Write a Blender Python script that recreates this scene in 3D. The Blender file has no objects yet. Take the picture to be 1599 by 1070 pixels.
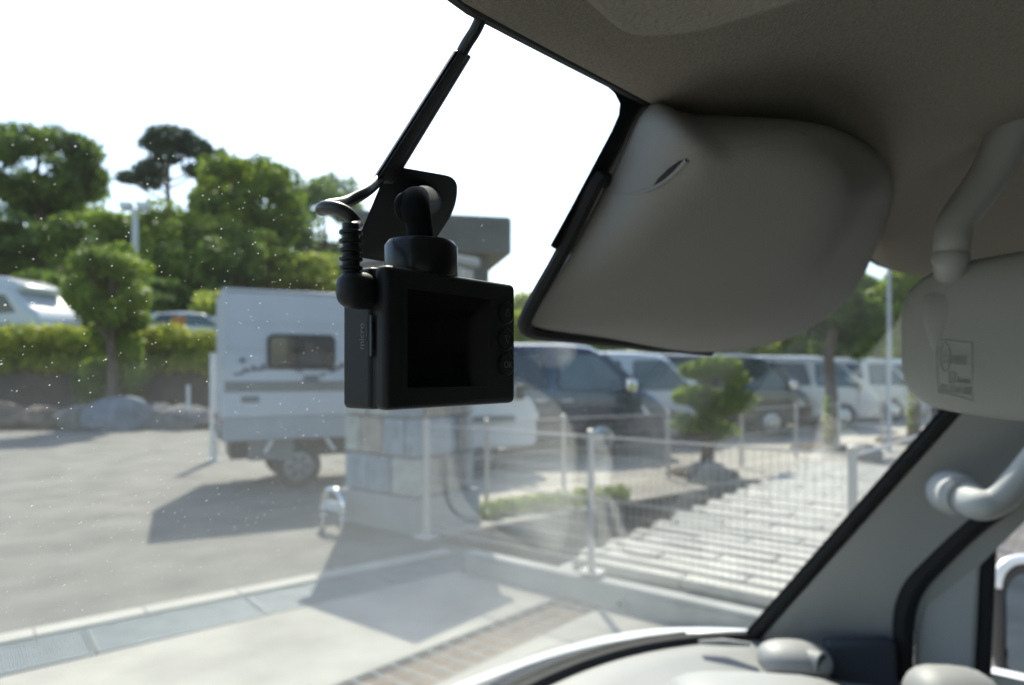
import bpy, bmesh, math, random
import numpy as np
from mathutils import Vector, Matrix
from mathutils.geometry import tessellate_polygon

random.seed(7)
rng = np.random.default_rng(11)
sc = bpy.context.scene
COL = sc.collection
RAD = math.radians

# ------------------------------------------------------------------ camera
# world: x = right of the van we sit in, y = its forward, z up, ground 0.
H = 1.65                                   # eye height
YAW = 52.0                                 # the lens looks this far to the right of straight ahead
FPX, CX, HY = 1066.0, 799.5, 578.0         # focal length, centre and horizon in photo pixels
cs, sn = math.cos(RAD(YAW)), math.sin(RAD(YAW))
cam_d = bpy.data.cameras.new('camera')
cam = bpy.data.objects.new('camera', cam_d); COL.objects.link(cam)
cam.location = (0, 0, H); cam.rotation_euler = (RAD(90), 0, RAD(-YAW))
cam_d.sensor_width = 36; cam_d.lens = 36 * FPX / 1599
cam_d.shift_y = (HY - 535) / 1599
cam_d.clip_start = 0.01; cam_d.clip_end = 3000
cam_d.dof.use_dof = True; cam_d.dof.focus_distance = 0.235; cam_d.dof.aperture_fstop = 10.5
cam_d.dof.aperture_blades = 7
sc.camera = cam

# ------------------------------------------------------------------ light
SUN_AZ, SUN_EL = 44.0, 47.0
w = bpy.data.worlds.new('World'); sc.world = w; w.use_nodes = True
nt = w.node_tree
sky = nt.nodes.new('ShaderNodeTexSky'); sky.sky_type = 'NISHITA'; sky.sun_disc = False
sky.sun_elevation = RAD(SUN_EL); sky.sun_rotation = RAD(SUN_AZ); sky.dust_density = 1.2
bg = nt.nodes['Background']; bg.inputs[1].default_value = 0.14
nt.links.new(sky.outputs[0], bg.inputs[0])
sd = bpy.data.lights.new('sun', 'SUN'); sd.energy = 3.8; sd.angle = RAD(0.6); sd.color = (1, .93, .80)
so = bpy.data.objects.new('sun', sd); COL.objects.link(so)
sv = Vector((math.sin(RAD(SUN_AZ)) * math.cos(RAD(SUN_EL)), math.cos(RAD(SUN_AZ)) * math.cos(RAD(SUN_EL)), math.sin(RAD(SUN_EL))))
so.rotation_euler = sv.to_track_quat('Z', 'Y').to_euler()
sc.view_settings.view_transform = 'Standard'; sc.view_settings.look = 'None'
sc.view_settings.exposure = 1.1; sc.view_settings.gamma = 1.0
sc.render.engine = 'CYCLES'
sc.cycles.use_denoising = True
sc.cycles.max_bounces = 10; sc.cycles.transparent_max_bounces = 24
sc.cycles.diffuse_bounces = 5; sc.cycles.glossy_bounces = 4
sc.cycles.sample_clamp_indirect = 6.0
sc.cycles.caustics_reflective = False; sc.cycles.caustics_refractive = False

# ------------------------------------------------------------------ helpers
def c2w(X, Y, z=0.0):
    """a plan position seen from the lens (X right, Y away) -> world"""
    return Vector((X * cs + Y * sn, -X * sn + Y * cs, z))
def at(px, py, Y):
    return c2w((px - CX) / FPX * Y, Y, H - (py - HY) / FPX * Y)
def gnd(px, py, z=0.0):
    Y = FPX * (H - z) / (py - HY)
    return c2w((px - CX) / FPX * Y, Y, z)
def ray(px, py):
    return c2w((px - CX) / FPX, 1.0, -(py - HY) / FPX)
GLASS0, RAKE, BOW, RC = 0.272, 0.78, 0.62, 0.53
def glass_y(x, z, off=0.0):
    return GLASS0 - RAKE * (z - H) - BOW * (x - RC) ** 4 - off * 1.268
def on_glass(px, py, off=0.0):
    """where the line of sight meets the windscreen (off = metres inside it)"""
    d = ray(px, py); lo, hi = 0.05, 3.0
    for _ in range(50):
        m = (lo + hi) / 2
        if d.y * m < glass_y(d.x * m, H + d.z * m, off): lo = m
        else: hi = m
    return Vector((d.x * lo, d.y * lo, H + d.z * lo))
def at_x(px, py, x):
    """where the line of sight meets the van's lengthwise plane x"""
    d = ray(px, py); t = x / d.x
    return Vector((x, d.y * t, H + d.z * t))

def prop(o, label=None, cat=None, group=None, kind=None):
    if label: o['label'] = label
    if cat: o['category'] = cat
    if group: o['group'] = group
    if kind: o['kind'] = kind
    return o
def empty(name, loc=(0, 0, 0), rz=0.0, label=None, cat=None, group=None):
    o = bpy.data.objects.new(name, None); COL.objects.link(o)
    o.location = loc; o.rotation_euler = (0, 0, rz); o.empty_display_size = .1
    return prop(o, label, cat, group)
def copy_tree(o, parent=None):
    c = o.copy(); COL.objects.link(c); c.parent = parent
    for ch in [k for k in bpy.data.objects if k.parent == o]:
        copy_tree(ch, c)
    return c

class MB:
    def __init__(s): s.v = []; s.f = []
    def add(s, v, f):
        n = len(s.v); s.v += [tuple(p) for p in v]; s.f += [tuple(i + n for i in q) for q in f]; return s
    def box(s, x0, x1, y0, y1, z0, z1, M=None):
        v = [Vector(p) for p in ((x0,y0,z0),(x1,y0,z0),(x1,y1,z0),(x0,y1,z0),(x0,y0,z1),(x1,y0,z1),(x1,y1,z1),(x0,y1,z1))]
        if M: v = [M @ p for p in v]
        return s.add(v, [(0,3,2,1),(4,5,6,7),(0,1,5,4),(1,2,6,5),(2,3,7,6),(3,0,4,7)])
    def cyl(s, p0, p1, r0, r1=None, n=16, cap=True):
        return s.tube([p0, p1], [r0, r0 if r1 is None else r1], n, cap)
    def tube(s, pts, r, n=10, cap=True, flat=None):
        pts = [Vector(p) for p in pts]
        if not isinstance(r, (list, tuple)): r = [r] * len(pts)
        rings = []; up = None
        for i, p in enumerate(pts):
            a = pts[max(i - 1, 0)]; b = pts[min(i + 1, len(pts) - 1)]
            t = (b - a).normalized()
            if up is None:
                up = t.orthogonal().normalized()
            up = (up - t * up.dot(t)).normalized(); sd_ = t.cross(up)
            rings.append([p + (up * math.cos(k * 2 * math.pi / n) + sd_ * math.sin(k * 2 * math.pi / n)) * r[i] for k in range(n)])
        v = [q for g in rings for q in g]; f = []
        for i in range(len(rings) - 1):
            for k in range(n):
                k2 = (k + 1) % n
                f.append((i*n+k, i*n+k2, (i+1)*n+k2, (i+1)*n+k))
        if cap:
            f.append(tuple(range(n))[::-1]); f.append(tuple((len(rings)-1)*n + k for k in range(n)))
        return s.add(v, f)
    def loft(s, rings, cap=True, closed=True):
        n = len(rings[0]); v = [q for g in rings for q in g]; f = []
        for i in range(len(rings) - 1):
            for k in range(n if closed else n - 1):
                k2 = (k + 1) % n
                f.append((i*n+k, i*n+k2, (i+1)*n+k2, (i+1)*n+k))
        if cap and closed:
            f.append(tuple(range(n))[::-1]); f.append(tuple((len(rings)-1)*n + k for k in range(n)))
        return s.add(v, f)
    def slab(s, top, nrm, th):
        """polygon of points with thickness th along -nrm"""
        n = len(top); nrm = Vector(nrm).normalized()
        v = [Vector(p) for p in top] + [Vector(p) - nrm * th for p in top]
        f = [tuple(range(n)), tuple(range(n, 2*n))[::-1]] + [(i, n+i, n+(i+1) % n, (i+1) % n) for i in range(n)]
        return s.add(v, f)
    def build(s, name, m, parent=None, smooth=False, bevel=0, seg=2, sub=0, angle=None, kind=None, label=None):
        me = bpy.data.meshes.new(name); me.from_pydata(s.v, [], s.f)
        bm = bmesh.new(); bm.from_mesh(me); bmesh.ops.recalc_face_normals(bm, faces=bm.faces); bm.to_mesh(me); bm.free()
        me.materials.append(m)
        o = bpy.data.objects.new(name, me); COL.objects.link(o)
        if parent: o.parent = parent
        if smooth or sub or bevel:
            me.polygons.foreach_set('use_smooth', [True] * len(me.polygons))
            if not sub: me.set_sharp_from_angle(angle=RAD(angle or (75 if bevel else 35)))
        if bevel:
            b = o.modifiers.new('bevel', 'BEVEL'); b.width = bevel; b.segments = seg; b.limit_method = 'ANGLE'; b.angle_limit = RAD(40)
        if sub:
            b = o.modifiers.new('sub', 'SUBSURF'); b.levels = sub; b.render_levels = sub
        if kind: o['kind'] = kind
        if label: o['label'] = label
        return o

def smooth_path(pts, k=6):
    pts = [Vector(p) for p in pts]; out = []
    P = [pts[0]] + pts + [pts[-1]]
    for i in range(1, len(P) - 2):
        for j in range(k):
            t = j / k; a, b, c, d = P[i-1], P[i], P[i+1], P[i+2]
            out.append(.5 * ((2*b) + (c-a)*t + (2*a-5*b+4*c-d)*t*t + (3*b-3*c+d-a)*t**3))
    out.append(pts[-1]); return out
def rrect(x0, x1, y0, y1, r, n=5):
    out = []
    for cx, cy, a in ((x1-r, y1-r, 0), (x0+r, y1-r, 90), (x0+r, y0+r, 180), (x1-r, y0+r, 270)):
        for k in range(n + 1):
            t = RAD(a + 90 * k / n); out.append((cx + r*math.cos(t), cy + r*math.sin(t)))
    return out
def round_poly(pts, r, n=4):
    """2-D polygon with rounded corners"""
    out = []; N = len(pts); rr = r if isinstance(r, (list, tuple)) else [r]*N
    for i in range(N):
        p = Vector(pts[i]); a = Vector(pts[i-1]) - p; b = Vector(pts[(i+1) % N]) - p
        d = min(rr[i], a.length*.45, b.length*.45); a = p + a.normalized()*d; b = p + b.normalized()*d
        for k in range(n + 1):
            t = k/n; out.append((1-t)**2*a + 2*t*(1-t)*p + t*t*b)
    return out

# ------------------------------------------------------------------ materials
def new_mat(name):
    m = bpy.data.materials.new(name); m.use_nodes = True
    t = m.node_tree; return m, t, t.nodes['Principled BSDF'], t.nodes['Material Output']
def mat(name, col, rough=.6, metal=0.0, var=.12, scale=4.0, bump=0.0, bscale=60.0, spec=.5, coat=0.0, col2=None, detail=6):
    m, t, b, out = new_mat(name); N, L = t.nodes.new, t.links.new
    tc = N('ShaderNodeTexCoord'); nz = N('ShaderNodeTexNoise'); nz.inputs['Scale'].default_value = scale; nz.inputs['Detail'].default_value = detail
    L(tc.outputs['Object'], nz.inputs['Vector'])
    rp = N('ShaderNodeValToRGB'); rp.color_ramp.elements[0].position = .3; rp.color_ramp.elements[1].position = .7
    c2 = col2 or tuple(min(1, c * (1 + var)) for c in col); c1 = col if col2 else tuple(c * (1 - var) for c in col)
    rp.color_ramp.elements[0].color = (*c1, 1); rp.color_ramp.elements[1].color = (*c2, 1)
    L(nz.outputs['Fac'], rp.inputs[0]); L(rp.outputs[0], b.inputs['Base Color'])
    b.inputs['Roughness'].default_value = rough; b.inputs['Metallic'].default_value = metal
    b.inputs['Specular IOR Level'].default_value = spec; b.inputs['Coat Weight'].default_value = coat
    if bump:
        n2 = N('ShaderNodeTexNoise'); n2.inputs['Scale'].default_value = bscale; n2.inputs['Detail'].default_value = 8
        L(tc.outputs['Object'], n2.inputs['Vector'])
        bp = N('ShaderNodeBump'); bp.inputs['Strength'].default_value = bump; bp.inputs['Distance'].default_value = 1.0 / bscale
        L(n2.outputs['Fac'], bp.inputs['Height']); L(bp.outputs[0], b.inputs['Normal'])
    return m
def leaf_mat(name, c1, c2, scale=.6):
    m, t, b, out = new_mat(name); N, L = t.nodes.new, t.links.new
    tc = N('ShaderNodeTexCoord'); nz = N('ShaderNodeTexNoise'); nz.inputs['Scale'].default_value = scale; nz.inputs['Detail'].default_value = 5
    L(tc.outputs['Object'], nz.inputs['Vector'])
    rp = N('ShaderNodeValToRGB'); rp.color_ramp.elements[0].position = .35; rp.color_ramp.elements[1].position = .65
    rp.color_ramp.elements[0].color = (*c1, 1); rp.color_ramp.elements[1].color = (*c2, 1)
    L(nz.outputs['Fac'], rp.inputs[0])
    L(rp.outputs[0], b.inputs['Base Color']); b.inputs['Roughness'].default_value = .55; b.inputs['Specular IOR Level'].default_value = .3
    tr = N('ShaderNodeBsdfTranslucent'); L(rp.outputs[0], tr.inputs[0])
    mx = N('ShaderNodeMixShader'); mx.inputs[0].default_value = .5
    L(b.outputs[0], mx.inputs[1]); L(tr.outputs[0], mx.inputs[2]); L(mx.outputs[0], out.inputs[0])
    return m
def glass_mat(name, tint=(.93, .97, .95), dust=0.0, specks=False, rough=0.0):
    m, t, b, out = new_mat(name); N, L = t.nodes.new, t.links.new
    t.nodes.remove(b)
    tr = N('ShaderNodeBsdfTransparent'); tr.inputs[0].default_value = (*tint, 1)
    gl = N('ShaderNodeBsdfGlossy'); gl.inputs['Roughness'].default_value = rough; gl.inputs[0].default_value = (1, 1, 1, 1)
    fr = N('ShaderNodeFresnel'); fr.inputs[0].default_value = 1.5
    geo = N('ShaderNodeNewGeometry')           # a pane reflects the same from both sides
    ior = N('ShaderNodeMapRange'); ior.inputs['To Min'].default_value = 1.5; ior.inputs['To Max'].default_value = 1/1.5
    L(geo.outputs['Backfacing'], ior.inputs['Value']); L(ior.outputs[0], fr.inputs[0])
    mx = N('ShaderNodeMixShader'); L(fr.outputs[0], mx.inputs[0]); L(tr.outputs[0], mx.inputs[1]); L(gl.outputs[0], mx.inputs[2])
    cur = mx
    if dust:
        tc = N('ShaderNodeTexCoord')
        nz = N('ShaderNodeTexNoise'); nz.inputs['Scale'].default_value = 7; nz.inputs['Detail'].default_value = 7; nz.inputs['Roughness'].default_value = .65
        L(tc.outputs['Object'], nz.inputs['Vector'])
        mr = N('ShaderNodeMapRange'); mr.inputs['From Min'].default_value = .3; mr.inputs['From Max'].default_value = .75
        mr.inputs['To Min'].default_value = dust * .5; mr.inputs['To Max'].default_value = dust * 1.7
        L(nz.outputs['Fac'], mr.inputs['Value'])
        sx_ = N('ShaderNodeSeparateXYZ'); L(tc.outputs['Object'], sx_.inputs[0])          # dust thickened towards the foot: paints in the dash's milky reflection veil
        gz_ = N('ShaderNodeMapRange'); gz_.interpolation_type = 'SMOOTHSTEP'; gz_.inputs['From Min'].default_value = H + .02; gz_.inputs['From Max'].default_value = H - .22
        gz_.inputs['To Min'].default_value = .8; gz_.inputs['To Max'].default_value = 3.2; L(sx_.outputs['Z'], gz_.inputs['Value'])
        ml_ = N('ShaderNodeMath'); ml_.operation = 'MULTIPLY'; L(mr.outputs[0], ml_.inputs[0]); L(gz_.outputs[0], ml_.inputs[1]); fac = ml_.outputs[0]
        if specks:
            for sc_, thr, amt in ((420, .13, .55), (160, .07, .6)):
                vo = N('ShaderNodeTexVoronoi'); vo.inputs['Scale'].default_value = sc_; L(tc.outputs['Object'], vo.inputs['Vector'])
                wn = N('ShaderNodeTexWhiteNoise'); L(vo.outputs['Color'], wn.inputs[0])
                th = N('ShaderNodeMapRange'); th.inputs['From Min'].default_value = .45; th.inputs['To Min'].default_value = 0; th.inputs['To Max'].default_value = thr; L(wn.outputs['Value'], th.inputs['Value'])
                lt = N('ShaderNodeMath'); lt.operation = 'LESS_THAN'; L(vo.outputs['Distance'], lt.inputs[0]); L(th.outputs[0], lt.inputs[1])
                mu = N('ShaderNodeMath'); mu.operation = 'MULTIPLY'; mu.inputs[1].default_value = amt; L(lt.outputs[0], mu.inputs[0])
                ad = N('ShaderNodeMath'); ad.operation = 'MAXIMUM'; L(fac, ad.inputs[0]); L(mu.outputs[0], ad.inputs[1]); fac = ad.outputs[0]
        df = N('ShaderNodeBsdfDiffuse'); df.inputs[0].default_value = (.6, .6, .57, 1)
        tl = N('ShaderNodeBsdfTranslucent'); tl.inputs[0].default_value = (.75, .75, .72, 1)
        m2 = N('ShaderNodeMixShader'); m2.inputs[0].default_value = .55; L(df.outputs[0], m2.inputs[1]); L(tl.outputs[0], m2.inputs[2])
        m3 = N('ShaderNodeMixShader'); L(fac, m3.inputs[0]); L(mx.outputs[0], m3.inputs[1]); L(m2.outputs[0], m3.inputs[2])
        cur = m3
    L(cur.outputs[0], out.inputs[0])
    return m

M = {}
M['asphalt'] = mat('asphalt', (.14, .134, .122), .92, var=.30, scale=1.6, bump=.6, bscale=90, detail=15)
M['concrete'] = mat('concrete', (.31, .295, .26), .9, var=.22, scale=1.8, bump=.4, bscale=70, detail=15)
M['lot'] = mat('lot_concrete', (.36, .33, .285), .9, var=.12, scale=.8, bump=.3, bscale=60)
M['kerb'] = mat('kerb_concrete', (.36, .345, .31), .9, var=.1, scale=3, bump=.3, bscale=70)
M['grate'] = mat('galvanised_steel', (.20, .235, .255), .55, metal=.15, var=.15, scale=6)
M['dark_steel'] = mat('dull_steel', (.16, .16, .16), .5, metal=.5, var=.2, scale=9)
M['dirt'] = mat('leaf_dirt', (.27, .17, .095), .95, scale=14, col2=(.16, .10, .06), bump=.8, bscale=40)
M['wallconc'] = mat('wall_concrete', (.30, .30, .29), .9, var=.16, scale=2, bump=.35, bscale=50)
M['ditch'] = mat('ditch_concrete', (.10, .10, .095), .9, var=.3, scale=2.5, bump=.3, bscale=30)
M['plank'] = mat('white_concrete_plank', (.43, .415, .375), .85, var=.1, scale=5, bump=.3, bscale=60)
M['fence'] = mat('grey_fence_paint', (.46, .43, .40), .45, var=.08, scale=8)
M['fence_white'] = mat('pale_fence_paint', (.62, .62, .60), .45, var=.06, scale=8)
M['stone_a'] = mat('pale_ashlar', (.42, .41, .37), .9, scale=6, var=.2, bump=.6, bscale=35)
M['stone_b'] = mat('brown_ashlar', (.33, .28, .24), .9, scale=6, var=.2, bump=.6, bscale=35)
M['stone_c'] = mat('blue_grey_ashlar', (.27, .30, .33), .9, scale=6, var=.2, bump=.6, bscale=35)
M['mortar'] = mat('mortar', (.16, .155, .15), .95, var=.1, scale=10)
M['rock'] = mat('garden_rock', (.24, .22, .20), .92, scale=3, col2=(.11, .12, .13), bump=.9, bscale=9)
M['rock_brown'] = mat('brown_rock', (.30, .23, .18), .92, scale=3, col2=(.14, .11, .09), bump=.9, bscale=9)
M['rock_blue'] = mat('blue_grey_rock', (.24, .26, .29), .92, scale=3, col2=(.13, .15, .18), bump=.9, bscale=9)
M['soil'] = mat('bank_soil', (.095, .07, .05), .95, scale=2.5, col2=(.05, .04, .03), bump=.8, bscale=12)
M['grass'] = mat('slope_grass', (.17, .24, .05), .95, scale=.5, col2=(.30, .34, .09), bump=.9, bscale=8)
M['bark'] = mat('bark', (.13, .095, .07), .95, scale=6, var=.3, bump=.9, bscale=22)
M['leaf_dark'] = leaf_mat('dark_leaves', (.05, .10, .02), (.20, .29, .045))
M['leaf_mid'] = leaf_mat('mid_leaves', (.09, .16, .022), (.30, .39, .05))
M['leaf_pine'] = leaf_mat('pine_needles', (.035, .065, .04), (.085, .13, .075))
M['leaf_light'] = leaf_mat('light_leaves', (.22, .29, .04), (.46, .50, .09))
M['leaf_pale'] = leaf_mat('pale_leaves', (.13, .20, .08), (.26, .34, .13))
M['leaf_hedge'] = leaf_mat('hedge_leaves', (.20, .27, .03), (.50, .50, .07), 1.5)
M['white_paint'] = mat('white_car_paint', (.54, .555, .57), .28, var=.03, scale=2, coat=.6)
M['pearl_paint'] = mat('pearl_car_paint', (.52, .51, .48), .28, var=.03, scale=2, coat=.6)
M['navy_paint'] = mat('navy_car_paint', (.012, .022, .055), .22, var=.08, scale=2, coat=1.0)
M['black_paint'] = mat('black_car_paint', (.012, .014, .015), .22, var=.08, scale=2, coat=1.0)
M['silver_paint'] = mat('silver_car_paint', (.42, .43, .44), .3, metal=.5, var=.04, scale=2, coat=.5)
M['car_glass'] = mat('tinted_car_glass', (.012, .016, .018), .05, var=.2, scale=2, spec=.8)
M['car_glass_light'] = mat('clear_car_glass', (.05, .075, .075), .05, var=.25, scale=2, spec=.9)
M['tyre'] = mat('tyre_rubber', (.022, .022, .022), .8, var=.2, scale=12)
M['rim'] = mat('alloy_rim', (.5, .5, .51), .3, metal=.85, var=.06)
M['steel_rim'] = mat('painted_steel_rim', (.2, .2, .21), .5, metal=.3, var=.1)
M['chrome'] = mat('chrome', (.75, .75, .76), .12, metal=1.0, var=.03)
M['lamp'] = mat('lamp_lens', (.65, .66, .66), .1, var=.05, coat=1)
M['red'] = mat('red_lens', (.35, .02, .015), .2, var=.1, coat=1)
M['blackplast'] = mat('black_trim', (.018, .018, .019), .5, var=.2)
M['box_panel'] = mat('white_box_panel', (.46, .485, .52), .42, var=.05, scale=1.5)
M['grey_band'] = mat('grey_band', (.17, .175, .17), .5, var=.1, scale=3)
M['truck_grey'] = mat('grey_truck_bed', (.30, .32, .34), .5, var=.1, scale=3)
M['decal'] = mat('decal_grey', (.11, .125, .14), .5, var=.1, scale=30)
M['orange'] = mat('orange_paint', (.55, .22, .07), .6, var=.2, scale=4)
M['bldg'] = mat('weathered_concrete', (.12, .112, .10), .92, scale=.5, var=.25, bump=.4, bscale=6)
M['metal_pole'] = mat('pale_pole', (.50, .51, .52), .5, var=.06, scale=3)
# cabin
M['trim'] = mat('grey_moulded_trim', (.46, .465, .455), .55, var=.03, scale=8, bump=.28, bscale=900, spec=.35)
M['trim_warm'] = mat('warm_moulded_cover', (.27, .26, .245), .62, var=.03, scale=8, bump=.3, bscale=900, spec=.3)
M['dash'] = mat('dash_plastic', (.30, .30, .295), .5, var=.04, scale=7, bump=.25, bscale=700, spec=.4)
M['felt'] = mat('headliner_felt', (.265, .24, .205), .97, scale=700, var=.14, bump=.7, bscale=800, spec=.1, detail=3)
M['visor'] = mat('visor_vinyl', (.31, .285, .245), .7, var=.05, scale=20, bump=.8, bscale=480, spec=.2)
M['mirror_shell'] = mat('mirror_shell', (.37, .38, .37), .45, var=.03, scale=20, bump=.25, bscale=1100, spec=.45)
M['frit'] = mat('black_frit', (.006, .007, .009), .55, var=.2, scale=30, spec=.3)
M['seal'] = mat('rubber_seal', (.012, .012, .013), .75, var=.2, scale=40)
M['navy_trim'] = mat('dark_lower_trim', (.045, .052, .065), .6, var=.1, scale=10)
M['cowl'] = mat('grey_cowl', (.10, .105, .11), .5, var=.12, scale=12)
M['body_white'] = mat('van_white_paint', (.72, .73, .72), .3, var=.03, scale=3, coat=.6)
M['mirror'] = mat('mirror_silver', (.72, .74, .75), .02, metal=1.0, var=.02)
M['blue_mirror'] = mat('blue_tinted_mirror', (.12, .155, .20), .03, metal=1.0, var=.03)
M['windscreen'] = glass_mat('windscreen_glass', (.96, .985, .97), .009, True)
M['film'] = glass_mat('clear_film', (.985, .985, .985), .05)
M['side_glass'] = glass_mat('side_window_glass', (.90, .95, .93))
M['privacy'] = glass_mat('privacy_glass', (.10, .11, .11))
M['floor'] = mat('cabin_floor', (.06, .06, .06), .9, var=.2)
# dash camera
M['cam_black'] = mat('satin_black_plastic', (.017, .019, .021), .5, var=.12, scale=60, bump=.12, bscale=1800, spec=.28)
M['matte_rubber'] = mat('matte_black_plastic', (.010, .011, .012), .8, var=.1, scale=60, spec=.08)
M['cam_gloss'] = mat('gloss_black_plastic', (.010, .011, .013), .3, var=.1, scale=60, spec=.35)
M['screen'] = mat('dark_screen', (.004, .005, .006), .04, var=.2, scale=40, spec=.5)
M['cable'] = mat('black_cable', (.022, .023, .026), .38, var=.12, scale=90, spec=.5)
M['tape'] = mat('cable_duct', (.012, .012, .014), .5, var=.15, scale=70, bump=.2, bscale=900)
M['print'] = mat('grey_print', (.16, .165, .17), .6, var=.05)
M['card'] = mat('memory_card', (.05, .05, .05), .5, var=.1)

FONT = None
def text_mesh(name, s, size, m, parent, Mx, depth=.0002, width=1.0, align='LEFT', label=None):
    c = bpy.data.curves.new(name, 'FONT'); c.body = s; c.size = size; c.extrude = depth; c.align_x = align; c.resolution_u = 3
    o = bpy.data.objects.new(name, c); COL.objects.link(o)
    dg = bpy.context.evaluated_depsgraph_get()
    me = bpy.data.meshes.new_from_object(o.evaluated_get(dg)); bpy.data.objects.remove(o)
    me.transform(Mx @ Matrix.Diagonal((width, 1, 1, 1))); me.materials.clear(); me.materials.append(m); me.name = name
    o = bpy.data.objects.new(name, me); COL.objects.link(o); o.parent = parent
    if label: o['label'] = label
    return o
def frame(o, ex, ey, ez):
    m = Matrix((ex, ey, ez)).transposed().to_4x4(); m.translation = o; return m

#==STRUCTURE==
# ------------------------------------------------------------------ ground
def gut(x): return 5.36 - .24 * x           # outer edge of the gutter (on the road side)
def gut2(x): return 4.66 - .21 * x
GUT = [(-7, gut2(-7)), (4.6, gut2(4.6)), (4.6, gut(4.6) - .12), (-7, gut(-7) - .12)]
DRAIN = [(0.6, 2.62), (4.12, 2.42), (4.12, 2.78), (0.6, 3.06)]
DITCH = [(4.75, 2.98), (13.2, 2.72), (12.6, 2.90), (9.05, 3.72), (4.95, 4.15), (4.75, 4.15)]
# the ditch runs between the raised bed and the car park
DITCH = [(4.75, 3.02), (12.9, 2.70), (9.05, 3.72), (5.45, 4.62), (4.75, 4.62)]
def sheet(name, outer, holes, z, m, label=None, kind='structure', walls=0.0, wm=None):
    loops = [[Vector((x, y, 0)) for x, y in outer]] + [[Vector((x, y, 0)) for x, y in h] for h in holes]
    tris = tessellate_polygon(loops); flat = [p for l in loops for p in l]
    mb = MB(); mb.add([(p.x, p.y, z) for p in flat], tris)
    o = mb.build(name, m); o['kind'] = kind
    for p in o.data.polygons:
        if p.normal.z < 0: p.flip()
    return o
sheet('ground', [(-900, -900), (900, -900), (900, 900), (-900, 900)], [GUT, DRAIN, DITCH], 0, M['asphalt'])
APR = [(-9, -12), (4.15, -12), (4.15, 2.40), (4.15, 2.80), (4.15, gut2(4.15) - .0), (-6.9, gut2(-6.9))]
sheet('apron_pavement', [(-9, -12), (4.14, -12), (4.14, gut2(4.14) - .002), (-6.9, gut2(-6.9) - .002)], [DRAIN], .005, M['concrete'])
sheet('parking_lot_pavement', [(4.95, 4.66), (5.5, 4.66), (9.1, 3.76), (12.95, 2.74), (40, -14), (70, 10), (38, 40), (14, 18), (7, 8.5), (4.95, 6.0)], [], .006, M['lot'])
def channel(name, poly, z, m):
    mb = MB(); n = len(poly)
    mb.add([(x, y, -.001) for x, y in poly] + [(x, y, z) for x, y in poly], [(i, (i+1) % n, n+(i+1) % n, n+i) for i in range(n)])
    t = tessellate_polygon([[Vector((x, y, 0)) for x, y in poly]]); mb.add([(x, y, z) for x, y in poly], t)
    o = mb.build(name, m); o['kind'] = 'structure'; return o
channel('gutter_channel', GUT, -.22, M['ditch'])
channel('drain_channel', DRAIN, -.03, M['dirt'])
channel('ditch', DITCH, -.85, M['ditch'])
# kerb strip on the road side of the gutter: cast kerb stones laid end to end
kroot = empty('kerb', (0, 0, 0), 0); kroot['kind'] = 'structure'
ang = math.atan(-.24)
for i in range(19):
    x0 = -6.9 + i * .6
    mb = MB(); Mx = Matrix.Translation((x0, gut(x0) - .115, 0)) @ Matrix.Rotation(ang, 4, 'Z')
    mb.box(0, .6 / math.cos(ang) - .003, 0, .17, -.05, .022, Mx); mb.build('kerb_stone', M['kerb'], kroot, bevel=.008)
# steel gratings over the gutter, one frame each
gp = None
def grate_panel():
    r = empty('gutter_grate')
    Lg, Wg = .985, .46
    mb = MB()
    for a in ((0, Lg, 0, .02), (0, Lg, Wg - .02, Wg), (0, .008, .02, Wg - .02), (Lg - .008, Lg, .02, Wg - .02)):
        mb.box(a[0], a[1], a[2], a[3], -.04, 0)
    mb.build('rim', M['grate'], r)
    mb = MB()
    for k in range(1, 12): mb.box(.02, Lg - .02, .02 + k * .035 - .005, .02 + k * .035 + .005, -.035, -.002)
    mb.build('bearing_bar_set', M['grate'], r, kind='stuff')
    mb = MB()
    for k in range(1, 60): mb.box(k * .0163 - .003, k * .0163 + .003, .02, Wg - .02, -.02, -.004)
    mb.build('cross_bar_set', M['grate'], r, kind='stuff')
    return r
gang = math.atan(-.225)
gl_ = ['nearest the left edge of the picture', 'next to the leftmost one', 'in the middle of the sunlit stretch', 'last before the pillar shadow', 'first inside the pillar shadow', 'in front of the stone pillar']
for i in range(6):
    x = -1.27 + i * .975 * 1.0
    if gp is None: gp = grate_panel(); o = gp
    else: o = copy_tree(gp)
    yc = (gut2(x) + gut(x) - .12) / 2 - .22
    o.location = (x, yc, .004); o.rotation_euler = (0, 0, gang)
    prop(o, ('steel gutter grate beside the kerb, ' + (['just outside the left edge'] + gl_)[i + (i > 2)]), 'grate', 'steel grates along the gutter')
# grid over the leaf filled drain
r = empty('drain_grid', (.6, 2.62, .004), 0, 'thin steel grid over the brown leaf filled drain slot', 'drain grate')
da = math.atan2(2.42 - 2.62, 3.52)
mb = MB()
for k in range(27):
    x = .05 + k * .13; y0 = x * -.0568 + .005; y1 = .44 - x * .0795 - .005
    mb.box(x - .003, x + .003, y0, y1, -.012, 0)
mb.build('cross_bar_set', M['grate'], r, kind='stuff')
for f in (.02, .33, .66, .98):
    mb = MB(); p0 = Vector((.01, .0 + .44 * f, -.006)); p1 = Vector((3.50, -.2 + f * .36, -.006)); mb.tube([p0, p1], .004, 6); mb.build('long_bar', M['grate'], r)

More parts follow.
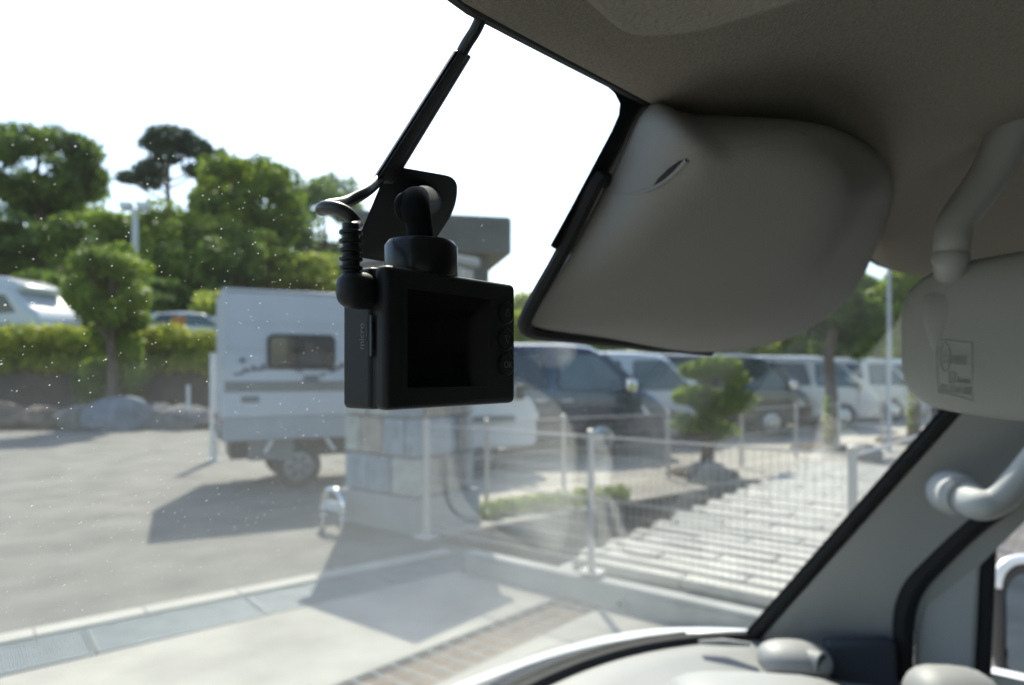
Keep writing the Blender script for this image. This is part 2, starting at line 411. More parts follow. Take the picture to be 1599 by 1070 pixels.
# ------------------------------------------------------------------ terrain
def ss(a, b, x):
    t = np.clip((x - a) / (b - a), 0, 1); return t * t * (3 - 2 * t)
def hill_z(X, Y):
    ter = 2.35 * ss(21.4, 22.6, Y) * (1 - ss(-6, -2, X))
    hill = (8.6 * (1 - ss(-19, -2, X)) + .6 * np.sin(X * .5) * (1 - ss(-10, -4, X))) * ss(30, 43, Y)
    return ter + hill
nx, ny = 90, 60
Xs = np.linspace(-75, 8, nx); Ys = np.concatenate([np.linspace(21.2, 24, 12), np.linspace(25, 90, ny - 12)])
mb = MB()
for j in range(ny):
    for i in range(nx):
        z = float(hill_z(Xs[i], Ys[j])) + random.uniform(-.05, .05)
        mb.v.append(tuple(c2w(Xs[i], Ys[j], z - .02 if z < .1 else z)))
for j in range(ny - 1):
    for i in range(nx - 1):
        a = j * nx + i; mb.f.append((a, a + 1, a + nx + 1, a + nx))
o = mb.build('hill_terrain', M['grass'], smooth=True, angle=80); o['kind'] = 'structure'
# earth bank under the hedge
mb = MB(); N = 60
for i in range(N + 1):
    X = -30 + i * 24 / N
    for (Y, z) in ((20.3, -.05), (20.7, .5), (21.0, 1.35), (21.8, 2.3), (22.8, 2.36)):
        mb.v.append(tuple(c2w(X, Y + random.uniform(-.12, .12), z + (random.uniform(-.1, .1) if 0 < z < 2.3 else 0))))
for i in range(N):
    for k in range(4):
        a = i * 5 + k; mb.f.append((a, a + 1, a + 6, a + 5))
o = mb.build('earth_bank', M['soil'], smooth=True, angle=80); o['kind'] = 'structure'

# ------------------------------------------------------------------ foliage
def leaves(name, clumps, n, size, m, parent, seed=0, flat=.0):
    """one crown: leaf shaped quads spread through ellipsoid clumps (x,y,z,rx,ry,rz)"""
    g = np.random.default_rng(seed); cl = np.array(clumps, float)
    wgt = cl[:, 3] * cl[:, 4] * cl[:, 5]; wgt = wgt ** .8; wgt /= wgt.sum()
    idx = g.choice(len(cl), n, p=wgt); c = cl[idx]
    d = g.normal(size=(n, 3)); d /= np.linalg.norm(d, axis=1)[:, None]
    rr = g.uniform(.35, 1, n) ** .5 * (1 + .18 * g.normal(size=n) * .6)
    p = c[:, :3] + d * rr[:, None] * c[:, 3:6]
    nrm = d + g.normal(size=(n, 3)) * .75; nrm[:, 2] += .25; nrm /= np.linalg.norm(nrm, axis=1)[:, None]
    a = np.cross(nrm, g.normal(size=(n, 3))); a /= np.linalg.norm(a, axis=1)[:, None]; b = np.cross(nrm, a)
    s = size * g.uniform(.6, 1.35, n)[:, None]
    v = np.stack([p - a * s, p - b * s * .5, p + a * s, p + b * s * .5], 1).reshape(-1, 3)
    me = bpy.data.meshes.new(name); me.vertices.add(4 * n); me.vertices.foreach_set('co', v.ravel())
    me.loops.add(4 * n); me.loops.foreach_set('vertex_index', np.arange(4 * n, dtype=np.int32))
    me.polygons.add(n); me.polygons.foreach_set('loop_start', np.arange(0, 4 * n, 4, dtype=np.int32))
    me.update(calc_edges=True); me.materials.append(m)
    o = bpy.data.objects.new(name, me); COL.objects.link(o); o.parent = parent
    return o
def blob_clumps(cx, cy, cz, rx, ry, rz, n, k=.42, seed=0):
    g = random.Random(seed); out = []
    for _ in range(n):
        while True:
            d = Vector((g.uniform(-1, 1), g.uniform(-1, 1), g.uniform(-1, 1)))
            if d.length < 1: break
        d = d.normalized() * (.30 + .58 * d.length ** .7)
        s = g.uniform(.7, 1.25) * k
        out.append((cx + d.x * rx, cy + d.y * ry, cz + d.z * rz, rx * s, ry * s, rz * s * .85))
    return out
def tree(name, X, Y, z0, zc, rx, rz, label, m, n=7000, size=.16, nc=16, group=None, seed=1, trunk_r=.25, k=.34, ry=None, lean=0, cat='tree'):
    r = empty(name, c2w(X, Y, z0), RAD(-YAW), label, cat, group)
    g = random.Random(seed); cz = zc - z0; ry = ry or rx
    cl = blob_clumps(lean, 0, cz, rx, ry, rz, nc, k, seed)
    leaves('crown', cl, n, size, m, r, seed)
    mb = MB(); top = cz + rz * .35
    pts = [Vector((lean * t + g.uniform(-.04, .04) * rx, g.uniform(-.04, .04) * rx, top * t)) for t in (0, .25, .5, .75, 1)]
    mb.tube(smooth_path(pts, 3), [trunk_r * (1.25 if i == 0 else 1 - .8 * i / 12) for i in range(13)], 9)
    mb.build('trunk', M['bark'], r, smooth=True)
    for c in cl[:7]:
        mb = MB(); a = pts[2] + (pts[3] - pts[2]) * g.random(); e = Vector(c[:3]); mid = (a + e) / 2 + Vector((0, 0, -.1 * rz))
        mb.tube(smooth_path([a, mid, e], 3), [trunk_r * .45 * (1 - .12 * i) for i in range(7)], 6); mb.build('limb', M['bark'], r, smooth=True)
    return r
def pxX(px, Y): return (px - CX) / FPX * Y
def pyz(py, Y): return H - (py - HY) / FPX * Y
def ptree(name, px, Y, top, bot, half, base_z, label, m, **kw):
    zt, zb = pyz(top, Y), pyz(bot, Y)
    return tree(name, pxX(px, Y), Y, base_z, (zt + zb) / 2, half / FPX * Y, (zt - zb) / 2, label, m, **kw)

HG = 'trees on the hill beyond the car park'
ptree('broadleaf_tree', 62, 42, 190, 345, 98, 8.6, 'large round dark green tree on the hill at the left edge', M['leaf_dark'], n=15000, size=.19, nc=80, k=.25, seed=3, trunk_r=.4, group=HG)
ptree('broadleaf_tree', -40, 40, 330, 520, 150, 2.4, 'dark spreading tree low at the left edge behind the white coach', M['leaf_dark'], n=9000, size=.3, nc=50, k=.26, seed=13, trunk_r=.4, group=HG)
# umbrella pine: separate flat pads on a bare trunk
Y = 44; r = empty('pine_tree', c2w(pxX(258, Y), Y, 9.5), RAD(-YAW), 'blue green pine with bare trunk and flat pads of needles on the hill', 'tree', HG)
pads = []
g = random.Random(5)
for (px, py, hw, hh) in ((268, 215, 42, 17), (240, 222, 26, 14), (298, 228, 30, 16), (222, 272, 30, 18), (236, 258, 22, 14), (300, 262, 22, 13), (206, 282, 16, 11), (262, 245, 24, 10), (318, 250, 16, 14)):
    pads.append((pxX(px, Y) - pxX(258, Y), g.uniform(-.8, .8), pyz(py, Y) - 9.5, hw / FPX * Y, hw / FPX * Y, hh / FPX * Y))
leaves('crown', pads, 5200, .18, M['leaf_pine'], r, 5)
mb = MB(); tp = [Vector((0, 0, -.5)), Vector((.25, 0, 2.2)), Vector((.1, .1, 4.2)), Vector((.3, 0, 6.2))]
mb.tube(smooth_path(tp, 4), [.24 * (1 - .05 * i) for i in range(13)], 9); mb.build('trunk', M['bark'], r, smooth=True)
for p in pads:
    mb = MB(); e = Vector(p[:3]); a = Vector((.2, 0, max(1.5, e.z - 1.3))); mb.tube(smooth_path([a, (a + e) / 2 + Vector((0, 0, -.2)), e], 3), [.09 - .008 * i for i in range(7)], 6); mb.build('limb', M['bark'], r, smooth=True)
ptree('broadleaf_tree', 395, 40, 238, 400, 84, 7.2, 'bright green rounded tree on the hill right of the pine', M['leaf_mid'], n=15000, size=.175, nc=80, k=.25, seed=21, trunk_r=.35, group=HG)
ptree('broadleaf_tree', 340, 43, 232, 330, 34, 9.2, 'slim dark tree squeezed between the pine and the rounded tree', M['leaf_dark'], n=4000, size=.2, nc=18, seed=22, trunk_r=.25, group=HG)
ptree('broadleaf_tree', 508, 52, 258, 430, 70, 5.5, 'pale hazy tree behind the dash camera cable', M['leaf_pale'], n=7000, size=.22, nc=34, seed=23, trunk_r=.3, k=.27, group=HG)
# shrubs over the slope
BG = 'shrubs on the grassy slope'
sl = [(20, 36, 420, 330, 130, 'leaf_dark', 'dark shrub thicket below the large left tree'),
      (165, 36, 425, 325, 90, 'leaf_mid', 'olive green shrub thicket behind the clipped round tree'),
      (265, 35, 480, 325, 95, 'leaf_mid', 'broad green shrub mass below the pine'),
      (330, 34, 500, 345, 80, 'leaf_dark', 'deep green shrub behind the truck box corner'),
      (365, 36, 420, 335, 60, 'leaf_light', 'sunlit shrub crest below the rounded tree'),
      (420, 37, 445, 390, 70, 'leaf_light', 'pale low shrub on the slope above the truck'),
      (500, 38, 460, 395, 60, 'leaf_light', 'yellow green shrub beside the dash camera plug'),
      (345, 29, 510, 452, 26, 'leaf_light', 'small lime shrub at the corner of the truck box'),
      (120, 32, 510, 420, 90, 'leaf_dark', 'dark shrub between the coach and the clipped round tree'),
      (255, 31, 505, 440, 60, 'leaf_dark', 'dark shrub above the parked white car')]
for i, (px, Y, bot, top, hw, mm, lab) in enumerate(sl):
    X = pxX(px, Y); z0 = float(hill_z(X, Y)) - .4
    zt, zb = pyz(top, Y), max(pyz(bot, Y), z0)
    r = empty('shrub', c2w(X, Y, z0), RAD(-YAW), lab, 'shrub', BG)
    cl = blob_clumps(0, 0, (zt + zb) / 2 - z0, hw / FPX * Y, 2.2, (zt - zb) / 2, 26, .34, 40 + i)
    leaves('foliage', cl, 7500, .16, M[mm], r, 60 + i)
    mb = MB()
    for c in cl[:5]: mb.tube([Vector((c[0] * .3, c[1] * .3, -.1)), Vector((c[0] * .7, c[1] * .7, c[2] * .5)), Vector(c[:3])], [.07, .05, .02], 6)
    mb.build('stem', M['bark'], r, smooth=True)
# hedge on the bank
for i, (x0, x1, lab) in enumerate(((-60, 165, 'long clipped hedge on the bank left of the round tree trunk'), (195, 352, 'clipped hedge on the bank between round tree and truck'))):
    Y = 21.6; X0, X1 = pxX(x0, Y), pxX(x1, Y); r = empty('hedge', c2w((X0 + X1) / 2, Y, 1.2), RAD(-YAW), lab, 'hedge', 'hedge along the bank')
    cl = []; n = int((X1 - X0) / .45); g = random.Random(i)
    for k in range(n):
        xx = (k + .5) * (X1 - X0) / n - (X1 - X0) / 2
        cl.append((xx, g.uniform(-.2, .1), pyz(535, Y) - 1.2 + g.uniform(-.12, .12), .55, .6, .5)); cl.append((xx, -.35, pyz(568, Y) - 1.2 + g.uniform(-.12, .1), .5, .4, .38))
    leaves('foliage', cl, 9000, .085, M['leaf_hedge'], r, 90 + i)
    mb = MB()
    for k in range(0, n, 2):
        xx = (k + .5) * (X1 - X0) / n - (X1 - X0) / 2; mb.tube([(xx, 0, -.2), (xx + .1, .05, .6)], [.03, .015], 5)
    mb.build('stem_set', M['bark'], r, kind='stuff')
# clipped round tree in the rock bed
Y = 19.6; ptree('clipped_tree', 176, Y, 388, 520, 66, .35, 'clipped round tree with single trunk standing in the rock bed', M['leaf_mid'], n=12000, size=.085, nc=40, seed=31, trunk_r=.17, k=.32)
r = empty('trunk_creeper', c2w(pxX(165, 19.9), 19.9, .5), RAD(-YAW), 'dark leafy growth round the clipped tree trunk', 'shrub')
leaves('foliage', blob_clumps(0, .3, 1.3, 1.0, .5, 1.25, 12, .4, 8), 4500, .09, M['leaf_mid'], r, 8)
# rocks round the bed
rk = [(-10, 50), (60, 46), (128, 44), (190, 56), (240, 40), (282, 42), (312, 28)]
RL = ['brown rock at the left edge of the tree bed', 'low brown rock second from the left edge', 'dark rock third from the left edge of the bed', 'large blue grey rock under the clipped tree',
      'grey rock just right of the clipped tree', 'pointed grey rock beside the short white stake', 'small brown rock at the right end of the bed']
for i, (px, hw) in enumerate(rk):
    g2 = (1.0, .75, .9, 1.25, .95, 1.05, .7)[i]; Y = 19.1 + (0, .2, -.1, -.25, .1, 0, .15)[i]; bm = bmesh.new(); bmesh.ops.create_icosphere(bm, subdivisions=3, radius=1)
    g = random.Random(200 + i); a = [Vector((g.uniform(-1, 1), g.uniform(-1, 1), g.uniform(-1, 1))).normalized() for _ in range(16)]; dd = [g.uniform(.62, .92) for _ in range(16)]
    for v in bm.verts:
        for q, d in zip(a, dd):
            e = v.co.dot(q)
            if e > d: v.co -= q * (e - d) * .85
        v.co.x *= hw / FPX * Y * 1.1; v.co.y *= .5; v.co.z *= .52*g2
    me = bpy.data.meshes.new('rock'); bm.to_mesh(me); bm.free(); me.materials.append(M[('rock_brown', 'rock_brown', 'rock', 'rock_blue', 'rock', 'rock', 'rock_brown')[i]])
    me.polygons.foreach_set('use_smooth', [True] * len(me.polygons)); me.set_sharp_from_angle(angle=RAD(16))
    o = bpy.data.objects.new('rock', me); COL.objects.link(o); o.location = c2w(pxX(px, Y), Y, .26 + g.uniform(-.03, .06)); o.rotation_euler = (0, 0, RAD(-YAW) + g.uniform(-.2, .2))
    prop(o, RL[i], 'rock', 'rocks edging the tree bed')
mb = MB(); mb.box(-5.2, 2.9, -.1, 1.2, -.05, .42); o = mb.build('tree_bed_soil', M['soil'], bevel=.05); o['kind'] = 'structure'
o.location = c2w(pxX(190, 19.2), 19.2, 0); o.rotation_euler = (0, 0, RAD(-YAW))
mb = MB(); mb.cyl((0, 0, 0), (0, 0, .85), .045, n=10); mb.cyl((0, 0, .85), (0, 0, .88), .055, n=10)
o = mb.build('stake', M['fence_white'], smooth=True); o.location = c2w(pxX(294, 18.9), 18.9, .35); prop(o, 'short white stake standing among the rocks', 'stake')
# white pole beside the truck
r = empty('white_pole', c2w(pxX(334, 12.4), 12.4, 0), 0, 'slender white square pole left of the box truck', 'pole')
mb = MB(); mb.box(-.055, .055, -.055, .055, .03, 1.92); mb.build('shaft', M['fence_white'], r, bevel=.01); mb = MB(); mb.box(-.1, .1, -.1, .1, 0, .03); mb.build('base_plate', M['fence_white'], r); mb = MB(); mb.box(-.065, .065, -.065, .065, 1.92, 1.95); mb.build('cap', M['fence_white'], r, bevel=.008)
# flood light mast
Y = 29; r = empty('floodlight_mast', c2w(pxX(211, Y), Y, 2.3), RAD(-YAW), 'pale mast with twin floodlights rising behind the clipped tree', 'lamp post')
zt = pyz(330, Y) - 2.3
mb = MB(); mb.cyl((0, 0, 0), (0, 0, zt), .16, .12, 12); mb.build('mast', M['metal_pole'], r, smooth=True)
mb = MB(); mb.box(-.58, .58, -.05, .05, zt, zt + .09); mb.build('crossarm', M['metal_pole'], r)
for s in (-.36, .36):
    mb = MB(); mb.box(s - .24, s + .24, -.2, .14, zt + .1, zt + .38, Matrix.Rotation(0, 4, 'X')); l = mb.build('floodlight', M['metal_pole'], r, bevel=.04); mb = MB(); mb.box(s - .2, s + .2, -.215, -.2, zt + .13, zt + .35); mb.build('lens', M['lamp'], l)
# concrete block house on the hill
Y = 45; r = empty('concrete_building', c2w(pxX(660, Y), Y, 3.0), RAD(-YAW + 12), 'grey concrete block building with overhanging flat roof slab', 'building')
zb = lambda p: pyz(p, Y) - 3.0
sx = lambda p: (p - 660) / FPX * Y
mb = MB(); mb.box(sx(572), sx(757), -2, 4, 0, zb(405)); mb.build('wall', M['bldg'], r)
mb = MB(); mb.box(sx(545), sx(786), -3.2, 5, zb(405) + .004, zb(352)); rf = mb.build('roof', M['bldg'], r, bevel=.05)
mb = MB(); mb.box(sx(548), sx(783), -3.1, 4.9, zb(352), zb(352) + .12); mb.build('roof_coping', M['wallconc'], rf)
for p in (590, 640, 690):
    mb = MB(); mb.box(sx(p), sx(p) + 1.1, -2.04, -1.95, 3.0, 4.3); q = mb.build('window', M['car_glass'], r)
    for a in ((0, .06), (.52, .58), (1.04, 1.1)): mb = MB(); mb.box(sx(p) + a[0], sx(p) + a[1], -2.07, -2.03, 3.0, 4.3); mb.build('mullion', M['metal_pole'], q)

# right hand greenery
RG = 'trees behind the parked vans'
for i, (px, Y, top, bot, hw, mm, lab) in enumerate([
    (838, 30, 462, 585, 60, 'leaf_light', 'light green tree showing between dash camera and mirror cover'),
    (955, 31, 480, 585, 80, 'leaf_mid', 'green tree above the white van roof under the cover'),
    (1075, 32, 490, 590, 75, 'leaf_light', 'sunlit tree above the topiary pine'),
    (1170, 31, 485, 590, 75, 'leaf_light', 'yellow green tree above the black van'),
    (1250, 30, 470, 590, 60, 'leaf_mid', 'mid green tree above the white van row'),
    (1330, 26, 430, 575, 62, 'leaf_dark', 'dark dense tree above the white vans by the lamp pole'),
    (1440, 30, 425, 590, 70, 'leaf_mid', 'airy olive tree behind the mirror housing'),
    (1540, 30, 420, 600, 80, 'leaf_mid', 'green tree hidden behind the mirror housing')]):
    ptree('roadside_tree', px, Y, top, bot, hw, 0, lab, M[mm], n=7000, size=.17, nc=34, seed=300 + i, trunk_r=.2, group=RG, k=.3)
#==OBJECTS==
# ------------------------------------------------------------------ vehicles
def lerp(a, b, t): return a + (b - a) * t
def wheel(root, x, y, side, R, Wd=.2, rim='rim', spokes=8):
    mb = MB(); mb.tube([(x, y, R), (x, y + side*.015, R), (x, y + side*(Wd-.015), R), (x, y + side*Wd, R)], [R*.9, R, R, R*.9], 28)
    t = mb.build('wheel', M['tyre'], root, smooth=True)
    mb = MB(); yo = y + side*(Wd + .004)
    mb.tube([(x, yo - side*.03, R), (x, yo, R), (x, yo + side*.006, R)], [R*.64, R*.64, R*.6], 24)
    rm = mb.build('rim', M[rim], t, smooth=True)
    mb = MB()
    for k in range(spokes):
        a = k*2*math.pi/spokes; 
        Mx = Matrix.Translation((x, yo + side*.009, R)) @ Matrix.Rotation(a, 4, 'Y')
        mb.box(R*.2, R*.52, -.004, .004, -R*.05, R*.05, Mx)
    mb.build('spoke_gap_set', M['blackplast'], t, kind='stuff')
def van(name, label, paint, L, Wd, st, side_windows, ws, pos, rz, group, wheels, R=.33, rim='rim', glass='car_glass', front_glass=True, mirror_m=None, belt_z=1.05, handles=(), lamp_z=.78):
    """st: stations (x, z_bottom, z_roof, half_width_scale); ws: (x_top, z_top, x_base, z_base)"""
    r = empty(name, pos, rz, label, 'van', group)
    hw = Wd/2
    def half(z, zr):
        if z <= belt_z: return hw*(1 - .04*max(0, (.7 - z)))
        return hw - (z - belt_z)*.14
    rings = []
    for (x, zb, zr, k) in st:
        b = min(belt_z, zr - .12); pr = []
        prof = [(.9, zb), (1, zb + .12), (1.005, (zb + b)/2), (1, b)]
        side = [(half(z, zr)*f*k, z) for f, z in prof]
        if zr > belt_z + .15:
            side += [(half(zr - .16, zr)*k, zr - .16), (half(zr, zr)*k - .05, zr - .05), (half(zr, zr)*k - .16, zr - .008), (.25, zr)]
        else:
            side += [(hw*k*.985, lerp(b, zr, .4)), (hw*k*.94, zr - .045), (hw*k*.8, zr - .012), (.25, zr)]
        ring = [Vector((x, -y, z)) for y, z in side] + [Vector((x, y, z)) for y, z in side[::-1]]
        rings.append(ring)
    mb = MB(); mb.loft(rings); body = mb.build('body', M[paint], r, smooth=True, angle=32)
    def sidepoly(poly, off, s, rr=.05):
        pts = round_poly(poly, rr)
        return [Vector((p[0], s*(half(p[1], 2) + off), p[1])) for p in pts]
    for s in (-1, 1):
        for (poly, gname) in side_windows:
            cx = sum(p[0] for p in poly)/len(poly); cz = sum(p[1] for p in poly)/len(poly)
            big = [(cx + (p[0] - cx)*1.05, cz + (p[1] - cz)*1.07) for p in poly]
            mb = MB(); mb.slab(sidepoly(big, .006, s, .08), (0, s, 0), .02); wn = mb.build('window', M['blackplast'], r)
            mb = MB(); mb.slab(sidepoly(poly, .012, s), (0, s, 0), .004); mb.build('pane', M[gname], wn)
        for wx in wheels:
            mb = MB(); pts = [(wx + (R + .07)*math.cos(RAD(a)), R + (R + .07)*math.sin(RAD(a))) for a in range(-20, 201, 10)]
            mb.slab([Vector((x, s*(half(max(z, .3), 2)*1.0 + .004), z)) for x, z in pts], (0, s, 0), .05); mb.build('wheel_arch', M['blackplast'], r)
            wheel(r, wx, s*(hw - .19), s, R, .2, rim)
        for (hx, hz) in handles:
            mb = MB(); mb.box(hx - .1, hx + .1, s*(hw + .004) - .02, s*(hw + .004) + .02, hz - .018, hz + .018); mb.build('door_handle', M['chrome'], r, bevel=.012)
        # door seams
        for (sx0, z0, z1) in [(ws[0] - .55, .4, 1.75), (ws[2] - .3, .4, 1.1)]:
            mb = MB(); mb.slab([Vector((sx0 - .006, s*(half(z, 2) + .003), z)) for z in (z0, 1.05, z1)] + [Vector((sx0 + .006, s*(half(z, 2) + .003), z)) for z in (z1, 1.05, z0)], (0, s, 0), .006); mb.build('door_seam', M['blackplast'], r)
        mx_ = ws[2] - .25
        mb = MB(); mb.box(mx_ - .09, mx_ + .11, s*(hw + .05) - .1*(s < 0), s*(hw + .05) + .1*(s > 0), 1.12, 1.34); a = mb.build('door_mirror', M[mirror_m or paint], r, bevel=.05, seg=3)
        mb = MB(); mb.box(mx_, mx_ + .05, s*hw - .02, s*(hw + .06), 1.1, 1.16) if s > 0 else mb.box(mx_, mx_ + .05, s*(hw + .06), s*hw + .02, 1.1, 1.16); mb.build('mirror_stalk', M['blackplast'], a)
        xe = L - .16
        mb = MB(); mb.slab([Vector((xe - .3, s*hw*.985, lamp_z + .12)), Vector((xe + .05, s*hw*.9, lamp_z + .1)), Vector((xe + .1, s*hw*.88, lamp_z - .07)), Vector((xe - .22, s*hw*.99, lamp_z - .06))], (0, s, 0), .05); mb.build('headlight', M['lamp'], r, bevel=.01)
        mb = MB(); mb.box(-.012, .08, s*hw*.93 - .09, s*hw*.93 + .06, .75, 1.3); mb.build('tail_light', M['red'], r, bevel=.02)
    nrm = Vector((ws[1] - ws[3], 0, ws[2] - ws[0])).normalized()
    wt, wb = half(ws[1], 2) - .1, hw - .09
    mb = MB(); mb.slab([Vector((ws[0], -wt, ws[1])) + nrm*.02, Vector((ws[0], wt, ws[1])) + nrm*.02, Vector((ws[2], wb, ws[3])) + nrm*.02, Vector((ws[2], -wb, ws[3])) + nrm*.02], nrm, .03); mb.build('windscreen', M['car_glass_light'], r)
    mb = MB(); mb.box(-.02, .04, -hw*.78, hw*.78, 1.15, 1.7); mb.build('rear_window', M['car_glass'], r, bevel=.01)
    mb = MB(); mb.box(L - .12, L + .02, -hw*.88, hw*.88, .28, .5); mb.build('front_bumper', M[paint], r, bevel=.05)
    mb = MB(); mb.box(L - .06, L + .03, -hw*.55, hw*.55, .56, .78); mb.build('grille', M['chrome'], r, bevel=.02)
    mb = MB(); mb.box(-.05, .1, -hw*.95, hw*.95, .3, .55); mb.build('rear_bumper', M[paint], r, bevel=.05)
    mb = MB(); mb.box(L + .024, L + .034, -.17, .17, .4, .56); mb.build('number_plate', M['white_paint'], r)
    return r
HI_ST = [(0, .42, 1.80, .93), (.06, .34, 1.93, .985), (.3, .3, 1.975, 1), (1.5, .28, 1.985, 1), (2.9, .28, 1.975, 1), (3.35, .28, 1.93, 1), (3.62, .28, 1.80, .995), (4.0, .28, 1.46, .985), (4.28, .29, 1.2, .97), (4.5, .31, 1.07, .94), (4.64, .34, .93, .88), (4.69, .4, .8, .8)]
HI_W = [([(.2, 1.2), (1.2, 1.2), (1.2, 1.76), (.26, 1.76)], 'car_glass'), ([(1.32, 1.2), (2.62, 1.2), (2.5, 1.76), (1.32, 1.76)], 'car_glass'), ([(2.82, 1.16), (4.02, 1.16), (3.95, 1.28), (3.48, 1.76), (2.82, 1.76)], 'car_glass_light')]
MV_ST = [(0, .42, 1.7, .92), (.1, .32, 1.86, .985), (.5, .28, 1.93, 1), (1.6, .26, 1.95, 1), (2.5, .26, 1.93, 1), (3.0, .26, 1.86, 1), (3.35, .26, 1.68, .995), (3.8, .26, 1.36, .985), (4.1, .27, 1.16, .97), (4.5, .28, 1.06, .94), (4.78, .32, .93, .88), (4.87, .4, .78, .8)]
MV_W = [([(.25, 1.18), (1.25, 1.14), (1.25, 1.68), (.5, 1.7)], 'car_glass'), ([(1.38, 1.14), (2.45, 1.12), (2.42, 1.69), (1.38, 1.7)], 'car_glass'), ([(2.6, 1.12), (3.72, 1.1), (3.62, 1.25), (3.1, 1.66), (2.6, 1.69)], 'car_glass_light')]
VG = 'vans parked in a row'
def place_van(kind, front_px, Y, a, label, paint, name, sc_=1.0, **kw):
    ang = RAD(a)                                   # heading: to the right in view, turned a degrees away from the lens
    L = 4.69 if kind == 'hi' else 4.87; Wd = 1.69 if kind == 'hi' else 1.84
    X = pxX(front_px, Y) - L*math.cos(ang); Yr = Y - L*math.sin(ang)
    # (X, Yr) = rear end of the near flank -> move to the centre line
    X -= math.sin(ang)*Wd/2*1; Yr += math.cos(ang)*Wd/2
    r = van(name, label, paint, L, Wd, HI_ST if kind == 'hi' else MV_ST, HI_W if kind == 'hi' else MV_W, (3.62, 1.80, 4.28, 1.2) if kind == 'hi' else (3.2, 1.78, 4.1, 1.16),
            c2w(X, Yr, .012), RAD(-YAW) + ang, VG, (.95, 3.55) if kind == 'hi' else (1.0, 3.95), **kw)
    r.scale = (sc_, sc_, sc_); return r
place_van('hi', 1006, 12.9, 3, 'glossy navy van nearest the fence, right of the dash camera', 'navy_paint', 'parked_van', 1.09, handles=((2.5, .98), (2.95, .98)), mirror_m='chrome')
place_van('hi', 1112, 15.2, 5, 'white van behind the navy van with dark rear window', 'white_paint', 'parked_van', 1.04, handles=((2.9, .98),))
place_van('hi', 1266, 17.0, 6, 'black van behind the topiary pine', 'black_paint', 'parked_van', 1.03, handles=((2.5, .98), (2.95, .98)), mirror_m='chrome')
place_van('hi', 1370, 19.0, 7, 'pearl white van right of the black van', 'pearl_paint', 'parked_van', 1.03, handles=((2.9, .98),))
place_van('hi', 1440, 21.6, 8, 'white van behind the lamp pole, fifth in the row', 'pearl_paint', 'parked_van', 1.03, handles=((2.9, .98),))
place_van('hi', 1520, 24.4, 9, 'white van at the far right end of the row beside the pillar', 'white_paint', 'parked_van', 1.03, handles=((2.9, .98),))
place_van('hi', 1590, 27.4, 9, 'last white van of the row hidden behind the mirror', 'white_paint', 'parked_van', 1.03, handles=((2.9, .98),))

# box truck in the road
TA = 26
r = empty('box_truck', c2w(-3.80, 9.0, 0), RAD(-YAW + TA), 'white light truck with boxed rear body stopped beyond the stone pillar', 'truck')
BW = 1.7
mb = MB(); mb.box(0, 3.15, 0, BW, 1.38, 2.70); box = mb.build('box_body', M['box_panel'], r, bevel=.025)
for (z0, z1) in ((2.28, 2.31), (1.94, 1.945)):
    mb = MB(); mb.box(.02, 3.13, -.012, .0, z0, z1); mb.build('panel_rib', M['box_panel'], box)
mb = MB(); mb.box(-.012, .03, -.012, BW + .012, 1.36, 2.72); mb.build('corner_post', M['metal_pole'], box, bevel=.006)
mb = MB(); mb.box(-.02, 3.17, -.02, BW + .02, 2.70, 2.735); mb.build('roof_edge', M['box_panel'], box, bevel=.01)
mb = MB(); mb.box(0.01, 3.2, -.02, BW + .02, 1.36, 1.50); mb.build('grey_band', M['grey_band'], r, bevel=.006)
mb = MB(); mb.box(-.02, 3.2, -.01, BW + .01, 1.02, 1.36); mb.build('side_board', M['box_panel'], r, bevel=.01)
mb = MB(); mb.box(-.02, 3.2, .0, BW, .70, 1.02); mb.build('bed_skirt', M['truck_grey'], r, bevel=.01)
mb = MB(); mb.box(.1, 4.4, .35, BW - .35, .42, .70); mb.build('chassis', M['blackplast'], r)
mb = MB(); mb.box(.32, .9, .1, 1.6, .42, .70); mb.build('under_tray', M['grey_band'], r)
pl = rrect(.54, 1.45, 1.66, 2.14, .09)
mb = MB(); mb.slab([(x, -.02, z) for x, z in pl], (0, -1, 0), .06); wn = mb.build('window', M['blackplast'], r)
pl = rrect(.58, 1.41, 1.70, 2.10, .06)
mb = MB(); mb.slab([(x, -.026, z) for x, z in pl], (0, -1, 0), .004); mb.build('pane', M['car_glass'], wn)
pl = rrect(.585, .985, 1.71, 2.09, .05); mb = MB(); mb.box(.99, 1.0, -.034, -.024, 1.7, 2.1); mb.build('sash', M['blackplast'], wn)
# hillside graphic under the window: ragged print
for (x0, x1, k) in ((.12, .98, 0), (1.25, 1.75, 1), (1.9, 2.5, 2)):
    g = random.Random(k); mb = MB(); x = x0
    while x < x1:
        t = (x - x0)/(x1 - x0); h0 = 1.57 + .10*math.sin(t*2.6) + g.uniform(-.015, .015); hh = g.uniform(.008, .05)*(1 + math.sin(t*3.1))
        d = g.uniform(.015, .05); mb.slab([(x, -.004, h0), (x + d, -.004, h0 + g.uniform(-.02, .02)), (x + d*.9, -.004, h0 + hh), (x - d*.2, -.004, h0 + hh*.7)], (0, -1, 0), .003); x += d*.8
    mb.build('printed_graphic', M['decal'], box, kind='stuff')
mb = MB(); mb.box(1.02, 1.22, -.03, 0, 1.50, 1.575); mb.build('latch', M['decal'], box, bevel=.01)
mb = MB(); mb.box(.22, .44, -.03, -.008, 1.22, 1.30); mb.build('side_reflector', M['decal'], r, bevel=.008)
mb = MB(); mb.box(.2, .26, -.025, 0, 1.75, 1.81); mb.build('lock', M['decal'], box, bevel=.006)
for s_, y in ((-1, .32), (1, BW - .32)):
    for wx in (.97, 3.75): wheel(r, wx, y, s_, .31, .2, 'steel_rim', 6)
